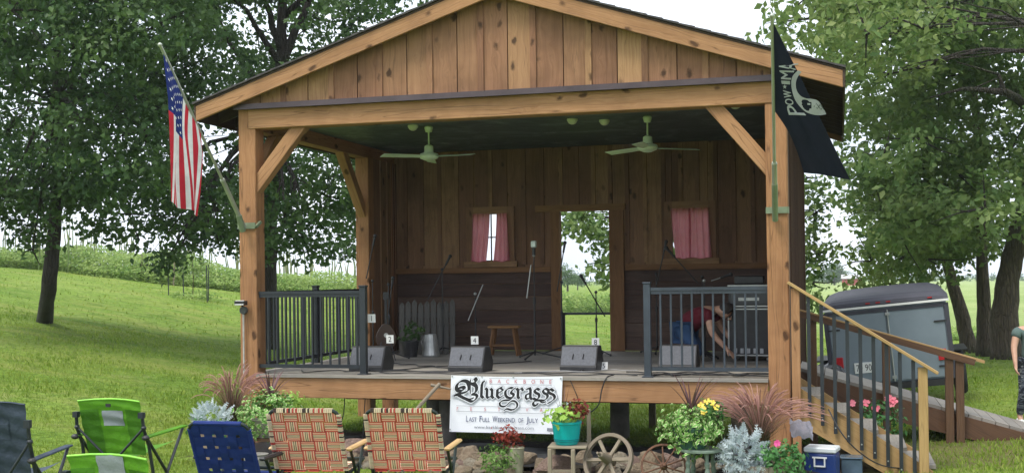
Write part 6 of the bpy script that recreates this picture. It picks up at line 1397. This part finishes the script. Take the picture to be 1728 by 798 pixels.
# ------------------------------------------------------------------ audience chairs
def webbed(name, label, u, v, dp, width, height, rz, weave, mats, framem, lean=.20, arms=True, nc=5, nr=6):
    """folding lawn chair seen from behind; v is the photo row of its top edge"""
    top = PD(u, v, dp); x, y = top[0], top[1]; g0 = gz(x, y+lean); zt = float(top[2])-g0
    o = root(name, label, 'lawn chair', (x+math.sin(rz)*lean*-1, y+math.cos(rz)*lean, g0), rz); hw = width/2; zs = zt-height      # zs: lower end of the back
    ty = -lean; by = -.02; rc = .055
    def bp(s_, t, off=0.): return (-hw+2*hw*s_, by+(ty-by)*t-off*.97, zs+(zt-zs)*t-off*.2)
    fr = [bp(0, -.35), bp(0, .5)]+[bp(rc/width*(1-math.cos(a)), 1-rc/height*(1-math.sin(a))) for a in [k*math.pi/8 for k in range(5)]]+[bp(1-rc/width*(1-math.cos(a)), 1-rc/height*(1-math.sin(a))) for a in [k*math.pi/8 for k in range(4, -1, -1)]]+[bp(1, .5), bp(1, -.35)]
    MB().tube(fr, .0125, 10).build('back_frame', framem, o, smooth=True)
    zf = zs-.03
    MB().tube([(-hw, .0, zf), (-hw, .42, zf+.05), (hw, .42, zf+.05), (hw, 0, zf)], .0125, 8).build('seat_frame', framem, o)
    for s_ in (-1, 1):
        MB().tube([(s_*(hw+.02), .02, zf+.17), (s_*(hw+.02), .44, 0)], .0115, 8).build('leg', framem, o); MB().tube([(s_*(hw+.01), .38, zf+.16), (s_*(hw+.01), -.06, 0)], .0115, 8).build('leg', framem, o)
        if arms: m_ = MB().box(s_*(hw+.03)-.024, s_*(hw+.03)+.024, -.06, .40, zf+.17, zf+.195).build('armrest', mats[2], o, bevel=.01)
    MB().tube([(-hw, -.05, .03), (hw, -.05, .03)], .011, 8).tube([(-hw, .43, .03), (hw, .43, .03)], .011, 8).build('foot_bar', framem, o)
    m0 = MB(); ms = MB()
    if weave == 'basket':
        for j in range(nr):
            for i in range(nc):
                s0, s1, t0, t1 = i/nc, (i+1)/nc, j/nr, (j+1)/nr; horiz = (i+(nr-1-j)) % 2 == 1; vs = []; uvs = []
                for b_ in range(4):
                    for a in range(4):
                        ua, ub = a/3, b_/3; h = .006+.003*math.sin(math.pi*(ua if horiz else ub)); e = .012; vs.append(bp((s0+(s1-s0)*(ua*(1-2*e)+e))*.94+.03, (t0+(t1-t0)*(ub*(1-2*e)+e))*.955+.02, h)); uvs.append((ub, ua) if horiz else (ua, ub))
                fs = [(b_*4+a, b_*4+a+1, (b_+1)*4+a+1, (b_+1)*4+a) for b_ in range(3) for a in range(3)]; m0.add(vs, fs, [[uvs[q] for q in f] for f in fs])
        # cord wrapped round the frame on three sides
        for k in range(44):
            t = .02+k/44*.93
            for s_ in (0, 1): p = bp(s_, t); ms.box(p[0]-.014, p[0]+.014, p[1]-.015, p[1]+.014, p[2]-.003, p[2]+.003)
        for k in range(34):
            p = bp(.09+k/33*.82, 1.0); ms.box(p[0]-.0045, p[0]+.0045, p[1]-.015, p[1]+.014, p[2]-.014, p[2]+.014)
        m0.build('webbing', mats[0], o, smooth=True); ms.build('edge_cord', mats[1], o)
    else:
        sw = width/nc*.70
        for i in range(nc):                                     # verticals go over and under the crossing straps
            x0 = (i+.5)/nc; vs = []; N_ = nr*4
            for j in range(N_+1): t = j/N_*.99; h = .006+.004*math.sin(math.pi*(j/4)+math.pi*i); vs += [bp(x0-sw/width/2, t, h), bp(x0+sw/width/2, t, h)]
            m0.add(vs, [(2*j, 2*j+1, 2*j+3, 2*j+2) for j in range(N_)])
        for j in range(nr):
            z_ = (j+.45)/nr; vs = []; N_ = nc*4; sh_ = .78/nr/2
            for i in range(N_+1): s_ = i/N_; h = .006-.004*math.sin(math.pi*(i/4)+math.pi*j); vs += [bp(s_, z_-sh_, h), bp(s_, z_+sh_, h)]
            m0.add(vs, [(2*i+1, 2*i, 2*i+2, 2*i+3) for i in range(N_)])
        m0.build('webbing', mats[0], o)
        for s_ in (0, 1): ms.tube([bp(s_, 0), bp(s_, .9)], .016, 8)
        ms.tube([bp(.1, 1.0), bp(.9, 1.0)], .016, 8); ms.build('edge_wrap', mats[0], o)
    sm = MB()
    for i in range(5): x0 = -hw+width*(i+.1)/5; sm.box(x0, x0+width/5*.8, .01, .41, zf+.015+.002*i, zf+.018+.002*i)
    for j in range(4): y0 = .03+j*.095; sm.box(-hw, hw, y0, y0+.075, zf+.026+.0015*j, zf+.028+.0015*j)
    sm.build('seat', mats[0], o); return o
def stripe_mat():
    t = NT('woven_red_tan'); sx = t.n('SeparateXYZ', {0: t.n('UVMap')}); r = t.ramp((sx, 0), [(0, (.60,.07,.05)), (.11, (.80,.50,.36)), (.20, (.60,.10,.07)), (.30, (.80,.54,.38)), (.42, (.07,.06,.035)), (.48, (.80,.58,.38)), (.56, (.07,.06,.035)), (.62, (.80,.54,.38)), (.72, (.60,.10,.07)), (.82, (.80,.50,.36)), (.91, (.60,.07,.05))]); r.color_ramp.interpolation = 'CONSTANT'
    t.color(t.mix(t.ramp(t.n('TexNoise', {'Vector': t.n('TexCoord'), 'Scale': 40.}), [(.4, 0.), (.7, .15)]), r, (.30,.18,.10))); t.bs.inputs['Roughness'].default_value = .85; return t.m
def cord_mat():
    t = NT('edge_cord'); g = t.n('NewGeometry'); r = t.ramp((g, 'Random Per Island'), [(0, (.60,.48,.32)), (.45, (.62,.52,.36)), (.55, (.05,.03,.025)), (.75, (.42,.05,.04)), (.9, (.6,.45,.3))]); r.color_ramp.interpolation = 'CONSTANT'; t.color(r); return t.m
BASK = stripe_mat(); CORD = cord_mat(); DKT = plain('dark_tube', (.02, .03, .025), .4, .4)
webbed('lawn_chair', 'red and tan basket-woven lawn chair, the one nearer the navy chair', 511, 692, 8.0, .485, .43, R(7), 'basket', (BASK, CORD, W_TAN), DKT)
webbed('lawn_chair', 'red and tan basket-woven lawn chair nearer the festival banner', 677, 692, 8.05, .50, .43, R(7), 'basket', (BASK, CORD, W_TAN), DKT)
webbed('lawn_chair', 'navy blue webbed lawn chair with small square gaps', 367, 714, 7.8, .425, .40, R(1), 'web', (F_NAVY, F_NAVY, BLKPL), DKT, nc=5, nr=5)
def sheet(fn, nu, nv, name, mat, parent, smooth=True):
    vs = [fn(i/nu, j/nv) for j in range(nv+1) for i in range(nu+1)]; return MB().add(vs, [(j*(nu+1)+i, j*(nu+1)+i+1, (j+1)*(nu+1)+i+1, (j+1)*(nu+1)+i) for j in range(nv) for i in range(nu)]).build(name, mat, parent, smooth=smooth)
# green camp chair
def camp(label, u, v, dp, wd, hb, rz, mat, stripe, low=False, cat='camp chair', nb=True):
    tp_ = PD(u, v, dp); g0 = gz(tp_[0], tp_[1]); zt = float(tp_[2])-g0; o = root('camp_chair', label, cat, (tp_[0]+math.sin(rz)*-.12, tp_[1]+math.cos(rz)*.12, g0), rz); hw = wd/2; zb = zt-hb
    def bf(s_, t, off=0.):      # t 0 bottom..1 top
        sag = .05*math.sin(math.pi*s_)*(1-.3*t); return (-hw*(1-.06*(1-t))+(2*hw*(1-.06*(1-t)))*s_, .0-.12*t+sag+off+.006*math.sin(s_*17+t*9)*(1-t)+.005*math.sin(t*31+s_*5), zb+(zt-zb)*t+.012*math.sin(math.pi*s_)*(t))
    sheet(bf, 30, 24, 'back_fabric', mat, o)
    sheet(lambda a, b: bf(.32+.34*a, (.52 if not low else .3)+(.27 if not low else .7)*b, -.006), 10, 8, 'mesh_panel', stripe, o)
    for a0, a1 in ((.0, .27), (.71, 1.)):
        if mat == F_GREEN: sheet(lambda a, b: bf(a0+(a1-a0)*a, .02+.80*b, -.004), 8, 14, 'side_panel', F_GREEN2, o)
    MB().tube([bf(0, .995), bf(.25, 1.0), bf(.5, 1.0), bf(.75, 1.0), bf(1, .995)], .007, 6).build('piping', LIMEP if mat == F_GREEN else mat, o)
    sheet(lambda a, b: (-hw*.92+2*hw*.92*a, .05+.42*b, zb+.02-.05*math.sin(math.pi*a)+.04*b), 16, 12, 'seat', mat, o)
    for s_ in (-1, 1):
        x = s_*(hw+.02); m0 = MB().tube([(x*.98, -.12, zb+hb*.80), (x, -.10, zb+hb*.50), (x*1.0, -.03, zb+.08), (x*1.08, .08, 0)], .013, 8).box(x*.98-.02, x*.98+.02, -.14, -.10, zb+hb*.70, zb+hb*.80); m0.build('back_post', BLACKM, o)
        MB().tube([(x, -.10, zb+hb*.52), (x*.12, -.075, zb-.02)], .010, 8).ball((x, -.10, zb+hb*.52), .02, 8).build('brace', BLACKM, o)
        MB().tube([(x, -.06, zb+.14), (x*1.02, .5, .0)], .012, 8).build('leg', BLACKM, o); MB().tube([(x*1.02, .48, zb+.16), (x*1.02, .0, 0)], .012, 8).build('leg', BLACKM, o)
        ar_ = MB().beam((x*1.06, -.10, zb+.15), (x*1.10, .46, zb+.17), .06, .014).build('armrest', mat, o, bevel=.005); MB().ball((x*1.06, -.10, zb+.145), .03, 8, (1, 1, .7)).build('arm_joint', BLKPL, ar_)
    if nb: t_ = MB().box(-.02, .02, -.128, -.122, zt-.045, zt-.02).build('tag', BLKPL, o)
    return o
F_GREEN2 = fabric('deep_lime_nylon', (.075,.22,.02), .55, .2, .9); LIMEP = plain('lime_piping', (.25, .6, .06), .5)
camp('lime green camp chair with black crossed braces and grey mesh panel', 183, 676, 9.0, .52, .42, R(2), F_GREEN, F_LGREY)
camp('second lime green camp chair with a wide grey stripe, only its top showing', 180, 771, 7.0, .56, .45, R(-4), F_GREEN, F_LGREY, low=True, nb=False)
camp('dark slate folding camp chair at the left border', -10, 682, 7.9, .42, .52, R(12), F_DGREY, F_DGREY)
